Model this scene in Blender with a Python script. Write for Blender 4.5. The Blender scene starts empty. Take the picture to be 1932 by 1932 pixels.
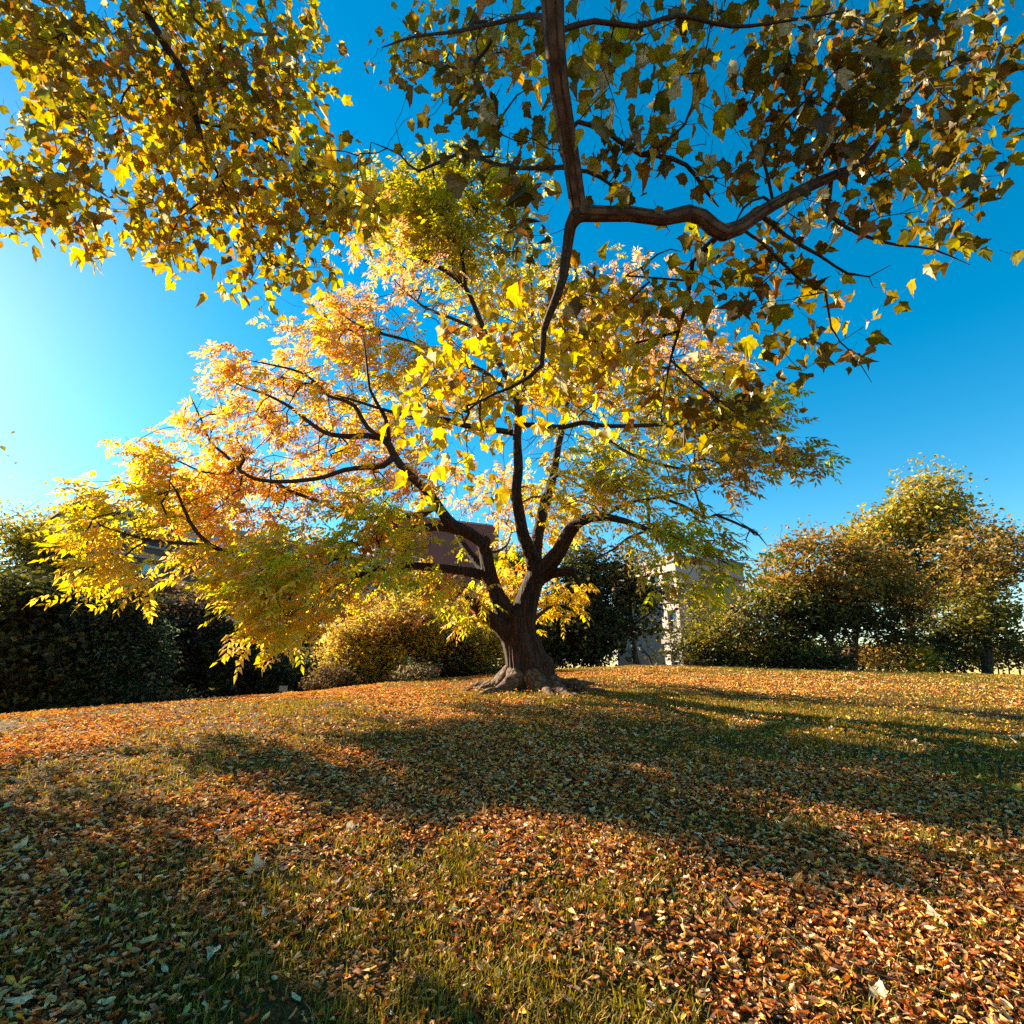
import bpy, math, random
import numpy as np
from mathutils import Vector
R = math.radians
rng = np.random.default_rng(7)
random.seed(7)
scene = bpy.context.scene

# ------------------------------------------------------------------ camera
PITCH, EYE, FOC = R(16.9), 1.65, 1000.0 / 1932.0
cam_d = bpy.data.cameras.new("camera")
cam_d.sensor_width = 36.0
cam_d.lens = 36.0 * FOC
cam_d.clip_start, cam_d.clip_end = 0.05, 2000.0
cam = bpy.data.objects.new("camera", cam_d)
cam.location = (0, 0, EYE)
cam.rotation_euler = (R(90) + PITCH, 0, 0)
scene.collection.objects.link(cam)
scene.camera = cam

# ------------------------------------------------------------------ sky, sun, exposure
SUN_AZ, SUN_EL = R(-57), R(26)          # azimuth from +Y, positive to the right
SUNDIR = np.array([math.sin(SUN_AZ) * math.cos(SUN_EL), math.cos(SUN_AZ) * math.cos(SUN_EL), math.sin(SUN_EL)])
world = bpy.data.worlds.new("World")
scene.world = world
world.use_nodes = True
wn, wl = world.node_tree.nodes, world.node_tree.links
wn.clear()
w_out = wn.new("ShaderNodeOutputWorld")
w_bg = wn.new("ShaderNodeBackground")
w_sky = wn.new("ShaderNodeTexSky")
w_sky.sky_type = 'NISHITA'
w_sky.sun_disc = False
w_sky.sun_elevation = SUN_EL
w_sky.sun_rotation = SUN_AZ
w_sky.altitude = 50
w_sky.air_density = 1.0
w_sky.dust_density = 0.1
w_sky.ozone_density = 1.0
w_hs = wn.new("ShaderNodeHueSaturation")
w_hs.inputs["Saturation"].default_value = 1.58
w_hs.inputs["Hue"].default_value = 0.485
w_bg.inputs["Strength"].default_value = 0.062
wl.new(w_sky.outputs[0], w_hs.inputs["Color"])
wl.new(w_hs.outputs[0], w_bg.inputs["Color"])
wl.new(w_bg.outputs[0], w_out.inputs[0])

sun_d = bpy.data.lights.new("sun", 'SUN')
sun_d.energy = 5.0
sun_d.angle = R(0.5)
sun_d.color = (1.0, 0.91, 0.72)
sun = bpy.data.objects.new("sun", sun_d)
sun.rotation_euler = Vector(SUNDIR).to_track_quat('Z', 'Y').to_euler()
sun.location = (-30, 30, 30)
scene.collection.objects.link(sun)

scene.view_settings.view_transform = 'Standard'
scene.view_settings.look = 'None'
scene.view_settings.gamma = 1.0
scene.view_settings.exposure = 1.95
scene.cycles.max_bounces = 8
scene.cycles.diffuse_bounces = 4
scene.cycles.transmission_bounces = 6
scene.cycles.use_denoising = False

# ------------------------------------------------------------------ pixel -> world helpers (photo seen 1932 px wide)
CP, SP = math.cos(PITCH), math.sin(PITCH)
def ray(px, py):
    u, v = (px - 966.0) / 1000.0, (966.0 - py) / 1000.0
    return np.array([u, CP - v * SP, v * CP + SP])
def at(px, py, Y):
    """point on the view line through a photo pixel at forward distance Y (world y)"""
    d = ray(px, py)
    return np.array([0, 0, EYE]) + d * (Y / d[1])
def at_r(px, py, rr):
    d = ray(px, py)
    return np.array([0, 0, EYE]) + d * (rr / math.hypot(d[0], d[1]))

# ------------------------------------------------------------------ noise
def vnoise(x, y, seed=0):
    x = np.asarray(x, float); y = np.asarray(y, float)
    xi, yi = np.floor(x).astype(np.int64), np.floor(y).astype(np.int64)
    xf, yf = x - xi, y - yi
    xf, yf = xf * xf * (3 - 2 * xf), yf * yf * (3 - 2 * yf)
    def h(a, b):
        n = (a * 374761393 + b * 668265263 + seed * 974634777) & 0x7fffffff
        n = ((n ^ (n >> 13)) * 1274126177) & 0x7fffffff
        n = n ^ (n >> 16)
        return (n & 0xffff) / 65535.0
    return (h(xi, yi) * (1 - xf) + h(xi + 1, yi) * xf) * (1 - yf) + (h(xi, yi + 1) * (1 - xf) + h(xi + 1, yi + 1) * xf) * yf
def fbm(x, y, seed=0, o=3):
    s, a, t = 0, 1.0, 0
    for i in range(o):
        s = s + a * vnoise(x * 2 ** i, y * 2 ** i, seed + i); t += a; a *= 0.5
    return s / t

# ------------------------------------------------------------------ the hill
SKY_PX = [(-60, 1362), (100, 1346), (240, 1335), (400, 1322), (612, 1305), (730, 1291), (878, 1279), (1000, 1267), (1120, 1261),
          (1200, 1257), (1300, 1258), (1500, 1264), (1690, 1269), (1950, 1276)]
_az, _el = [], []
for p in SKY_PX:
    d = ray(*p); _az.append(math.atan2(d[0], d[1])); _el.append(d[2] / math.hypot(d[0], d[1]))
_az, _el = np.array(_az), np.array(_el)
def ground_z(x, y, micro=True):
    x = np.asarray(x, float); y = np.asarray(y, float)
    r = np.hypot(x, y); az = np.arctan2(x, y)
    e = np.interp(az, _az, _el)
    Rr = np.interp(az, [-0.9, -0.35, 0.0, 0.35, 0.9], [11.5, 12.5, 17.0, 23.0, 26.0])
    Hr = EYE + Rr * e
    back = np.clip((np.abs(az) - 1.0) / 1.2, 0, 1); back = back * back * (3 - 2 * back)
    Hr = Hr * (1 - back) + 0.9 * back
    t = np.clip(r / Rr, 0, 1)
    hin = Hr * (1 - (1 - t) ** 1.65)
    q = np.clip(r - Rr, 0, None)
    drop = np.interp(az, [-0.9, -0.3, 0.05, 0.3, 0.9], [0.16, 0.13, 0.05, 0.035, 0.035])
    hout = Hr - drop * q * q / (q + 5.0)
    h = np.where(r < Rr, hin, hout)
    h = np.maximum(h, -3.0)
    if micro:
        f = np.clip(r / 1.0, 0, 1) * np.clip((Rr * 1.3 - r) / 6 + 0.25, 0.1, 1)
        h = h + f * (0.05 * (fbm(x * 0.8, y * 0.8, 5) - 0.5) + 0.035 * (vnoise(x * 3.1, y * 3.1, 9) - 0.5))
    return h
def gz(x, y): return float(ground_z(x, y))

# ------------------------------------------------------------------ object helpers
def link(o, parent=None):
    scene.collection.objects.link(o)
    if parent is not None:
        o.parent = parent
        o.matrix_parent_inverse = parent.matrix_world.inverted() if False else o.matrix_parent_inverse
    return o
def tag(o, label=None, cat=None, group=None, kind=None):
    if label: o["label"] = label
    if cat: o["category"] = cat
    if group: o["group"] = group
    if kind: o["kind"] = kind
    return o
def empty(name, loc, label, cat, group=None):
    o = bpy.data.objects.new(name, None)
    o.location = [float(a) for a in loc]
    o.empty_display_size = 0.3
    scene.collection.objects.link(o)
    return tag(o, label, cat, group)
def mesh_obj(name, V, F, mat, parent=None, col=None, smooth=False, mats=None, midx=None):
    """V world coordinates; F an (m,k) array or a list of arrays with different k; shifted into the parent's space"""
    V = np.asarray(V, np.float32).reshape(-1, 3)
    if parent is not None:
        V = V - np.array(parent.matrix_basis.translation if parent.parent is None else (0, 0, 0), np.float32)
        if parent.parent is not None:
            V = V - np.array(parent.parent.matrix_basis.translation, np.float32)
    Fs = F if isinstance(F, list) else [F]
    Fs = [np.asarray(f, np.int32) for f in Fs if len(f)]
    nl = sum(f.size for f in Fs); npoly = sum(len(f) for f in Fs)
    me = bpy.data.meshes.new(name)
    me.vertices.add(len(V)); me.vertices.foreach_set("co", V.ravel())
    me.loops.add(nl); me.loops.foreach_set("vertex_index", np.concatenate([f.ravel() for f in Fs]))
    me.polygons.add(npoly)
    tot = np.concatenate([np.full(len(f), f.shape[1], np.int32) for f in Fs])
    st = np.concatenate([[0], np.cumsum(tot)[:-1]]).astype(np.int32)
    me.polygons.foreach_set("loop_start", st)
    me.polygons.foreach_set("loop_total", tot)
    if midx is not None: me.polygons.foreach_set("material_index", np.asarray(midx, np.int32))
    me.polygons.foreach_set("use_smooth", np.full(npoly, smooth, bool))
    me.update(calc_edges=True)
    if col is not None:
        a = me.color_attributes.new("Col", 'FLOAT_COLOR', 'POINT')
        c = np.ones((len(V), 4), np.float32); c[:, :3] = col
        a.data.foreach_set("color", c.ravel())
    for m in (mats or [mat]): me.materials.append(m)
    o = bpy.data.objects.new(name, me)
    return link(o, parent)
def box_vf(x0, x1, y0, y1, z0, z1):
    V = np.array([(x, y, z) for x in (x0, x1) for y in (y0, y1) for z in (z0, z1)], float)
    F = np.array([(0, 1, 3, 2), (4, 6, 7, 5), (0, 4, 5, 1), (2, 3, 7, 6), (0, 2, 6, 4), (1, 5, 7, 3)])
    return V, F
class MB:
    """collects pieces of one part"""
    def __init__(s): s.V, s.F, s.n = [], [], 0
    def add(s, V, F):
        s.V.append(np.asarray(V, float)); s.F.append(np.asarray(F) + s.n); s.n += len(V)
    def build(s, name, mat, parent=None, **k):
        by = {}
        for f in s.F: by.setdefault(f.shape[1], []).append(f)
        return mesh_obj(name, np.concatenate(s.V), [np.concatenate(v) for v in by.values()], mat, parent, **k)
def scatter(name, base, faces, pos, X, Yv, Z, size, col, mat, parent=None, vcol=None, smooth=False, jitter=0.0):
    """n copies of a small base shape as one mesh. base: (k,3) or (n,k,3)"""
    n = len(pos)
    b = np.asarray(base, float)
    if b.ndim == 2: b = np.broadcast_to(b, (n,) + b.shape)
    k = b.shape[1]
    sz = np.asarray(size, float).reshape(n, 1, 1)
    V = pos[:, None, :] + sz * (b[:, :, 0:1] * X[:, None, :] + b[:, :, 1:2] * Yv[:, None, :] + b[:, :, 2:3] * Z[:, None, :])
    off = (np.arange(n) * k)[:, None, None]
    fl = faces if isinstance(faces, list) else [faces]
    F = [(np.asarray(f)[None] + off).reshape(-1, np.asarray(f).shape[1]) for f in fl]
    c = np.repeat(col[:, None, :], k, 1)
    if vcol is not None: c = c * np.asarray(vcol)[None, :, None]
    return V.reshape(-1, 3), F, c.reshape(-1, 3)
def frames(dirs, up_bias=None, roll=None):
    """X along dirs, Z a normal close to up_bias"""
    n = len(dirs)
    X = dirs / (np.linalg.norm(dirs, axis=1, keepdims=True) + 1e-9)
    N = up_bias if up_bias is not None else rng.normal(size=(n, 3))
    Yv = np.cross(N, X); Yv /= (np.linalg.norm(Yv, axis=1, keepdims=True) + 1e-9)
    Z = np.cross(X, Yv)
    return X, Yv, Z

# ------------------------------------------------------------------ materials
def new_mat(name):
    m = bpy.data.materials.new(name); m.use_nodes = True
    nt = m.node_tree; nt.nodes.clear()
    return m, nt.nodes, nt.links
def leaf_mat(name, transl=0.5, gloss=0.06, sat=1.0, var=0.25, scale=9.0, rough=0.45, veins=False):
    m, N, L = new_mat(name)
    out = N.new("ShaderNodeOutputMaterial")
    at_ = N.new("ShaderNodeVertexColor"); at_.layer_name = "Col"
    tc = N.new("ShaderNodeTexCoord")
    nz = N.new("ShaderNodeTexNoise"); nz.inputs["Scale"].default_value = scale; nz.inputs["Detail"].default_value = 3
    L.new(tc.outputs["Object"], nz.inputs["Vector"])
    mr = N.new("ShaderNodeMapRange"); mr.inputs[1].default_value = 0.25; mr.inputs[2].default_value = 0.75
    mr.inputs[3].default_value = 1 - var; mr.inputs[4].default_value = 1 + var
    L.new(nz.outputs["Fac"], mr.inputs[0])
    mx = N.new("ShaderNodeMix"); mx.data_type = 'RGBA'; mx.blend_type = 'MULTIPLY'; mx.inputs[0].default_value = 1.0
    L.new(at_.outputs[0], mx.inputs[6]); L.new(mr.outputs[0], mx.inputs[7])
    d = N.new("ShaderNodeBsdfDiffuse"); t = N.new("ShaderNodeBsdfTranslucent")
    g = N.new("ShaderNodeBsdfGlossy"); g.inputs["Roughness"].default_value = rough
    g.inputs["Color"].default_value = (1, 1, 1, 1)
    L.new(mx.outputs[2], d.inputs[0]); 
    hs = N.new("ShaderNodeHueSaturation"); hs.inputs["Saturation"].default_value = 1.08; hs.inputs["Value"].default_value = 1.08
    L.new(mx.outputs[2], hs.inputs["Color"]); L.new(hs.outputs[0], t.inputs[0])
    m1 = N.new("ShaderNodeMixShader"); m1.inputs[0].default_value = transl
    L.new(d.outputs[0], m1.inputs[1]); L.new(t.outputs[0], m1.inputs[2])
    m2 = N.new("ShaderNodeMixShader"); m2.inputs[0].default_value = gloss
    L.new(m1.outputs[0], m2.inputs[1]); L.new(g.outputs[0], m2.inputs[2])
    L.new(m2.outputs[0], out.inputs[0])
    return m
def bark_mat(name, c1, c2, sx=14.0, sz=2.2, bump=0.8, dist=0.03):
    m, N, L = new_mat(name)
    out = N.new("ShaderNodeOutputMaterial"); p = N.new("ShaderNodeBsdfPrincipled")
    tc = N.new("ShaderNodeTexCoord"); mp = N.new("ShaderNodeMapping")
    mp.inputs["Scale"].default_value = (sx, sx, sz)
    L.new(tc.outputs["Object"], mp.inputs[0])
    n0 = N.new("ShaderNodeTexNoise"); n0.inputs["Scale"].default_value = 1.3; n0.inputs["Detail"].default_value = 4
    L.new(mp.outputs[0], n0.inputs["Vector"])
    mxv = N.new("ShaderNodeMix"); mxv.data_type = 'VECTOR'; mxv.inputs[0].default_value = 0.35
    L.new(mp.outputs[0], mxv.inputs[4]); L.new(n0.outputs["Color"], mxv.inputs[5])
    vo = N.new("ShaderNodeTexVoronoi"); vo.feature = 'DISTANCE_TO_EDGE'; vo.inputs["Scale"].default_value = 1.5
    L.new(mxv.outputs[1], vo.inputs["Vector"])
    n1 = N.new("ShaderNodeTexNoise"); n1.inputs["Scale"].default_value = 2.0; n1.inputs["Detail"].default_value = 8
    L.new(mp.outputs[0], n1.inputs["Vector"])
    add = N.new("ShaderNodeMath"); add.operation = 'MULTIPLY_ADD'; add.inputs[1].default_value = 1.6
    L.new(vo.outputs["Distance"], add.inputs[0]); L.new(n1.outputs["Fac"], add.inputs[2])
    cr = N.new("ShaderNodeValToRGB")
    cr.color_ramp.elements[0].position = 0.35; cr.color_ramp.elements[0].color = (*c1, 1)
    cr.color_ramp.elements[1].position = 0.95; cr.color_ramp.elements[1].color = (*c2, 1)
    L.new(add.outputs[0], cr.inputs[0]); L.new(cr.outputs[0], p.inputs["Base Color"])
    b = N.new("ShaderNodeBump"); b.inputs["Strength"].default_value = bump; b.inputs["Distance"].default_value = dist
    L.new(add.outputs[0], b.inputs["Height"]); L.new(b.outputs[0], p.inputs["Normal"])
    p.inputs["Roughness"].default_value = 0.85
    p.inputs["Specular IOR Level"].default_value = 0.25
    L.new(p.outputs[0], out.inputs[0])
    return m
def plain_mat(name, c, rough=0.8, metal=0.0, var=0.15, scale=3.0, bump=0.1):
    m, N, L = new_mat(name)
    out = N.new("ShaderNodeOutputMaterial"); p = N.new("ShaderNodeBsdfPrincipled")
    tc = N.new("ShaderNodeTexCoord"); nz = N.new("ShaderNodeTexNoise")
    nz.inputs["Scale"].default_value = scale; nz.inputs["Detail"].default_value = 6
    L.new(tc.outputs["Object"], nz.inputs["Vector"])
    cr = N.new("ShaderNodeValToRGB")
    cr.color_ramp.elements[0].position = 0.3; cr.color_ramp.elements[1].position = 0.7
    cr.color_ramp.elements[0].color = (*[a * (1 - var) for a in c], 1); cr.color_ramp.elements[1].color = (*[min(a * (1 + var), 1) for a in c], 1)
    L.new(nz.outputs["Fac"], cr.inputs[0]); L.new(cr.outputs[0], p.inputs["Base Color"])
    b = N.new("ShaderNodeBump"); b.inputs["Strength"].default_value = bump; b.inputs["Distance"].default_value = 0.02
    L.new(nz.outputs["Fac"], b.inputs["Height"]); L.new(b.outputs[0], p.inputs["Normal"])
    p.inputs["Roughness"].default_value = rough; p.inputs["Metallic"].default_value = metal
    L.new(p.outputs[0], out.inputs[0])
    return m
def brick_mat(name, c1, c2, mortar, scale=1.0, bw=0.22, bh=0.075):
    m, N, L = new_mat(name)
    out = N.new("ShaderNodeOutputMaterial"); p = N.new("ShaderNodeBsdfPrincipled")
    uv = N.new("ShaderNodeUVMap"); uv.uv_map = "UVMap"
    br = N.new("ShaderNodeTexBrick"); br.inputs["Scale"].default_value = 1.0
    br.inputs["Brick Width"].default_value = bw; br.inputs["Row Height"].default_value = bh; br.inputs["Mortar Size"].default_value = 0.008
    br.inputs["Color1"].default_value = (*c1, 1); br.inputs["Color2"].default_value = (*c2, 1); br.inputs["Mortar"].default_value = (*mortar, 1)
    L.new(uv.outputs[0], br.inputs["Vector"])
    nz = N.new("ShaderNodeTexNoise"); nz.inputs["Scale"].default_value = 0.35; nz.inputs["Detail"].default_value = 6
    L.new(uv.outputs[0], nz.inputs["Vector"])
    mx = N.new("ShaderNodeMix"); mx.data_type = 'RGBA'; mx.blend_type = 'MULTIPLY'; mx.inputs[0].default_value = 0.5
    L.new(br.outputs["Color"], mx.inputs[6]); L.new(nz.outputs["Color"], mx.inputs[7])
    L.new(mx.outputs[2], p.inputs["Base Color"]); p.inputs["Roughness"].default_value = 0.85
    L.new(p.outputs[0], out.inputs[0])
    return m
def glass_mat(name, c, rough=0.05):
    m, N, L = new_mat(name)
    out = N.new("ShaderNodeOutputMaterial"); p = N.new("ShaderNodeBsdfPrincipled")
    p.inputs["Base Color"].default_value = (*c, 1); p.inputs["Roughness"].default_value = rough
    p.inputs["Metallic"].default_value = 0.6
    L.new(p.outputs[0], out.inputs[0])
    return m

M_leaf = leaf_mat("tree_leaf", 0.62, 0.02)
M_plane = leaf_mat("plane_leaf", 0.48, 0.02, var=0.35, scale=30.0, rough=0.4)
M_far = leaf_mat("far_leaf", 0.45, 0.02, rough=0.5, scale=1.2)
M_litter = leaf_mat("fallen_leaf", 0.15, 0.012, var=0.3, scale=40.0, rough=0.45)
M_grass = leaf_mat("grass_blade", 0.4, 0.012, var=0.2, scale=5.0, rough=0.4)
M_bark = bark_mat("corky_bark", (0.008, 0.003, 0.0014), (0.060, 0.024, 0.010))
M_twig = bark_mat("twig_bark", (0.018, 0.009, 0.005), (0.075, 0.040, 0.024), 30, 30, 0.3, 0.01)
M_pbark = bark_mat("plane_bark", (0.035, 0.016, 0.009), (0.15, 0.080, 0.045), 7, 7, 0.15, 0.006)
M_root = bark_mat("root_bark", (0.022, 0.011, 0.005), (0.16, 0.085, 0.045), 8, 8, 0.7, 0.03)
M_fbark = bark_mat("far_bark", (0.02, 0.014, 0.010), (0.09, 0.065, 0.05), 5, 1.5, 0.4, 0.03)

# ground material: soil, matted leaves, thin grass
def ground_material():
    m, N, L = new_mat("ground_soil")
    out = N.new("ShaderNodeOutputMaterial"); p = N.new("ShaderNodeBsdfPrincipled")
    tc = N.new("ShaderNodeTexCoord")
    v1 = N.new("ShaderNodeTexVoronoi"); v1.inputs["Scale"].default_value = 55.0
    n1 = N.new("ShaderNodeTexNoise"); n1.inputs["Scale"].default_value = 14.0; n1.inputs["Detail"].default_value = 8
    n2 = N.new("ShaderNodeTexNoise"); n2.inputs["Scale"].default_value = 0.45; n2.inputs["Detail"].default_value = 5
    for n in (v1, n1, n2): L.new(tc.outputs["Object"], n.inputs["Vector"])
    cr = N.new("ShaderNodeValToRGB"); e = cr.color_ramp.elements
    e[0].position = 0.0; e[0].color = (0.05, 0.02, 0.006, 1)
    e[1].position = 1.0; e[1].color = (0.30, 0.15, 0.05, 1)
    for pos, c in ((0.3, (0.10, 0.04, 0.014, 1)), (0.55, (0.055, 0.045, 0.014, 1)), (0.75, (0.22, 0.10, 0.03, 1))):
        k = e.new(pos); k.color = c
    L.new(v1.outputs["Color"], cr.inputs[0])
    gr = N.new("ShaderNodeValToRGB")
    gr.color_ramp.elements[0].position = 0.42; gr.color_ramp.elements[0].color = (0, 0, 0, 1)
    gr.color_ramp.elements[1].position = 0.62; gr.color_ramp.elements[1].color = (1, 1, 1, 1)
    L.new(n2.outputs["Fac"], gr.inputs[0])
    mx = N.new("ShaderNodeMix"); mx.data_type = 'RGBA'
    mx.inputs[7].default_value = (0.085, 0.060, 0.012, 1)
    mm = N.new("ShaderNodeMath"); mm.operation = 'MULTIPLY'; mm.inputs[1].default_value = 0.7
    L.new(gr.outputs[0], mm.inputs[0]); L.new(mm.outputs[0], mx.inputs[0])
    L.new(cr.outputs[0], mx.inputs[6])
    L.new(mx.outputs[2], p.inputs["Base Color"])
    p.inputs["Roughness"].default_value = 0.95; p.inputs["Specular IOR Level"].default_value = 0.1
    ad = N.new("ShaderNodeMath"); ad.operation = 'ADD'
    L.new(n1.outputs["Fac"], ad.inputs[0]); L.new(v1.outputs["Distance"], ad.inputs[1])
    b = N.new("ShaderNodeBump"); b.inputs["Strength"].default_value = 0.9; b.inputs["Distance"].default_value = 0.04
    L.new(ad.outputs[0], b.inputs["Height"]); L.new(b.outputs[0], p.inputs["Normal"])
    L.new(p.outputs[0], out.inputs[0])
    return m
def build_ground():
    rr = np.concatenate([[0.0], np.linspace(0.4, 30, 180), np.geomspace(31, 900, 60)])
    na = 360
    aa = np.linspace(-math.pi, math.pi, na, endpoint=False)
    A, Q = np.meshgrid(aa, rr)
    x, y = Q * np.sin(A), Q * np.cos(A)
    z = ground_z(x, y)
    V = np.stack([x, y, z], -1).reshape(-1, 3)
    F = []
    i, j = np.meshgrid(np.arange(len(rr) - 1), np.arange(na), indexing='ij')
    a = i * na + j; b = i * na + (j + 1) % na
    F = np.stack([a, b, b + na, a + na], -1).reshape(-1, 4)[:, ::-1]
    o = mesh_obj("ground", V, F, ground_material(), smooth=True)
    tag(o, kind="structure", label="leaf strewn grassy park hill rising to a low ridge")
build_ground()

# ------------------------------------------------------------------ branching skeletons
def tube(mb, P, rad, sides):
    P = np.asarray(P, float); n = len(P)
    if n < 2: return
    T = np.gradient(P, axis=0); T /= (np.linalg.norm(T, axis=1, keepdims=True) + 1e-9)
    ref = np.array([0, 0, 1.0]) if abs(T[0][2]) < 0.9 else np.array([1.0, 0, 0])
    U = np.cross(T[0], ref); U /= np.linalg.norm(U)
    rings = []
    ang = np.linspace(0, 2 * math.pi, sides, endpoint=False)
    for k in range(n):
        U = U - T[k] * U.dot(T[k]); U /= (np.linalg.norm(U) + 1e-9)
        W = np.cross(T[k], U)
        rings.append(P[k] + rad[k] * (np.cos(ang)[:, None] * U + np.sin(ang)[:, None] * W))
    V = np.concatenate(rings)
    i, j = np.meshgrid(np.arange(n - 1), np.arange(sides), indexing='ij')
    a = i * sides + j; b = i * sides + (j + 1) % sides
    F = np.stack([a, b, b + sides, a + sides], -1).reshape(-1, 4)
    mb.add(V, F)
    if sides >= 6:
        mb.add(rings[-1], np.arange(sides)[None]); mb.add(rings[0], np.arange(sides)[::-1][None])
def smooth_path(pts, rads, step):
    """Catmull-Rom through the points"""
    P = np.asarray(pts, float); r = np.asarray(rads, float)
    Q = np.vstack([2 * P[0] - P[1], P, 2 * P[-1] - P[-2]])
    out, ro = [], []
    for i in range(len(P) - 1):
        n = max(1, int(np.linalg.norm(P[i + 1] - P[i]) / step))
        for k in range(n):
            t = k / n
            p0, p1, p2, p3 = Q[i], Q[i + 1], Q[i + 2], Q[i + 3]
            out.append(0.5 * (2 * p1 + (p2 - p0) * t + (2 * p0 - 5 * p1 + 4 * p2 - p3) * t * t + (3 * p1 - p0 - 3 * p2 + p3) * t ** 3))
            ro.append(r[i] * (1 - t) + r[i + 1] * t)
    out.append(P[-1]); ro.append(r[-1])
    return np.array(out), np.array(ro)
class Skel:
    def __init__(s, cap=60000):
        s.P = np.zeros((cap, 3)); s.D = np.zeros((cap, 3)); s.par = np.full(cap, -1, int); s.r = np.zeros(cap)
        s.man = np.zeros(cap, bool); s.n = 0; s.thick = []
    def node(s, p, par, r=0.0, man=False):
        i = s.n; s.P[i] = p; s.par[i] = par; s.r[i] = r; s.man[i] = man
        if par >= 0:
            d = p - s.P[par]; s.D[i] = d / (np.linalg.norm(d) + 1e-9)
            if s.par[par] < 0: s.D[par] = s.D[i]
        s.n += 1
        return i
    def path(s, pts, rads, step=0.25, thick=True):
        P, r = smooth_path(pts, rads, step)
        par = -1
        if s.n:
            d = np.linalg.norm(s.P[:s.n] - P[0], axis=1); par = int(d.argmin())
        for p, q in zip(P, r): par = s.node(p, par, q, True)
        if thick: s.thick.append((P, r))
    def grow(s, A, step=0.22, wob=0.10, curve=0.5, minr=0.0, back=0.35):
        d0 = np.array([np.linalg.norm(s.P[:s.n] - a, axis=1).min() for a in A])
        tips = []
        s.ext = getattr(s, 'ext', None)
        for k in np.argsort(d0):
            a = A[k]
            v = a - s.P[:s.n]; d = np.linalg.norm(v, axis=1) + 1e-6
            cosang = (v * s.D[:s.n]).sum(1) / d
            cost = d * (1 + back * (1 - cosang))
            if minr: cost = cost + (s.man[:s.n] & (s.r[:s.n] > minr)) * 0.6
            j = int(cost.argmin()); p0, dj = s.P[j], s.D[j]
            L = d[j]
            side = (a - p0) / L
            c1 = p0 + (dj * curve + side * (1 - curve)) * L * 0.45
            m = max(1, int(L / step)); par = j
            w = rng.normal(size=(m + 1, 3)) * wob * step * 1.6
            for q in range(1, m + 1):
                t = q / m
                p = (1 - t) ** 2 * p0 + 2 * t * (1 - t) * c1 + t * t * a
                if q < m: p = p + w[q]
                par = s.node(p, par)
            tips.append(par)
        return tips
    def radii(s, tip=0.006, ex=2.4):
        acc = np.zeros(s.n); nch = np.bincount(s.par[:s.n][s.par[:s.n] >= 0], minlength=s.n)
        for i in range(s.n - 1, -1, -1):
            if not s.man[i]:
                if nch[i] == 0: acc[i] += tip ** ex
                s.r[i] = acc[i] ** (1 / ex)
                if not s.man[s.par[i]]: acc[s.par[i]] += acc[i]
    def mesh(s, mb, sides=5, skip_manual=False, rmax_sides=7):
        best = np.full(s.n, -1); br = np.full(s.n, -1.0)
        for i in range(s.n):
            p = s.par[i]
            if p >= 0:
                sc = s.r[i] + (10 if (s.man[i] and s.man[p]) else 0)
                if sc > br[p]: br[p] = sc; best[p] = i
        for i in range(s.n):
            p = s.par[i]
            if p >= 0 and best[p] == i and not (s.man[p] and not s.man[i]): continue
            if p >= 0 and best[p] == i and s.man[p] != s.man[i]: pass
            if s.man[i] and skip_manual:
                continue
            ch = [i]; j = best[i]
            while j >= 0 and s.man[j] == s.man[i]:
                ch.append(j); j = best[j]
            P = s.P[ch]; r = s.r[ch].copy()
            if p >= 0:
                P = np.vstack([s.P[p], P]); r = np.concatenate([[min(s.r[p], r[0] * 1.25)], r])
            if len(P) < 2: continue
            r[-1] *= 0.6
            tube(mb, P, r, rmax_sides if r[0] > 0.03 else (sides if r[0] > 0.012 else 4))

def pad_points(pads, per):
    """pads: (cx, cy, rx, ry, Y, dY, kind, density) in photo pixels at a forward distance -> points, kinds"""
    P, K = [], []
    for cx, cy, rx, ry, Y, dY, kind, dens in pads:
        n = max(2, int(dens * math.pi * rx * ry / per))
        v = rng.normal(size=(n, 3)); v /= np.linalg.norm(v, axis=1, keepdims=True)
        v *= (rng.random(n) ** (1 / 2.6))[:, None]
        v *= (0.62 + 0.78 * vnoise(v[:, 0] * 2.3 + cx, v[:, 1] * 2.3 + cy + v[:, 2] * 1.7, 77))[:, None]
        for q in v:
            P.append(at(cx + rx * q[0], cy + ry * q[1], Y + dY * q[2])); K.append(kind)
    return np.array(P), np.array(K)

def remeshed(name, paths, mat, parent, voxel=0.035, extra=None, disp=None):
    """thick limbs fused into one smooth skin"""
    mb = MB()
    for P, r in paths: tube(mb, P, r, 12)
    if extra: extra(mb)
    tmp = mb.build(name + "_raw", mat)
    md = tmp.modifiers.new("r", 'REMESH'); md.mode = 'VOXEL'; md.voxel_size = voxel; md.use_smooth_shade = True
    md2 = tmp.modifiers.new("s", 'SMOOTH'); md2.factor = 0.5; md2.iterations = 3
    dg = bpy.context.evaluated_depsgraph_get()
    me = bpy.data.meshes.new_from_object(tmp.evaluated_get(dg))
    bpy.data.objects.remove(tmp)
    n = len(me.vertices)
    co = np.zeros(n * 3, np.float32); me.vertices.foreach_get("co", co); co = co.reshape(-1, 3)
    no = np.zeros(n * 3, np.float32); me.vertices.foreach_get("normal", no); no = no.reshape(-1, 3)
    if disp is not None: co = co + no * disp(co)[:, None]
    co = co - np.array(parent.location, np.float32)
    me.vertices.foreach_set("co", co.astype(np.float32).ravel())
    me.update()
    me.name = name
    me.materials.clear(); me.materials.append(mat)
    o = bpy.data.objects.new(name, me)
    return link(o, parent)

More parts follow.
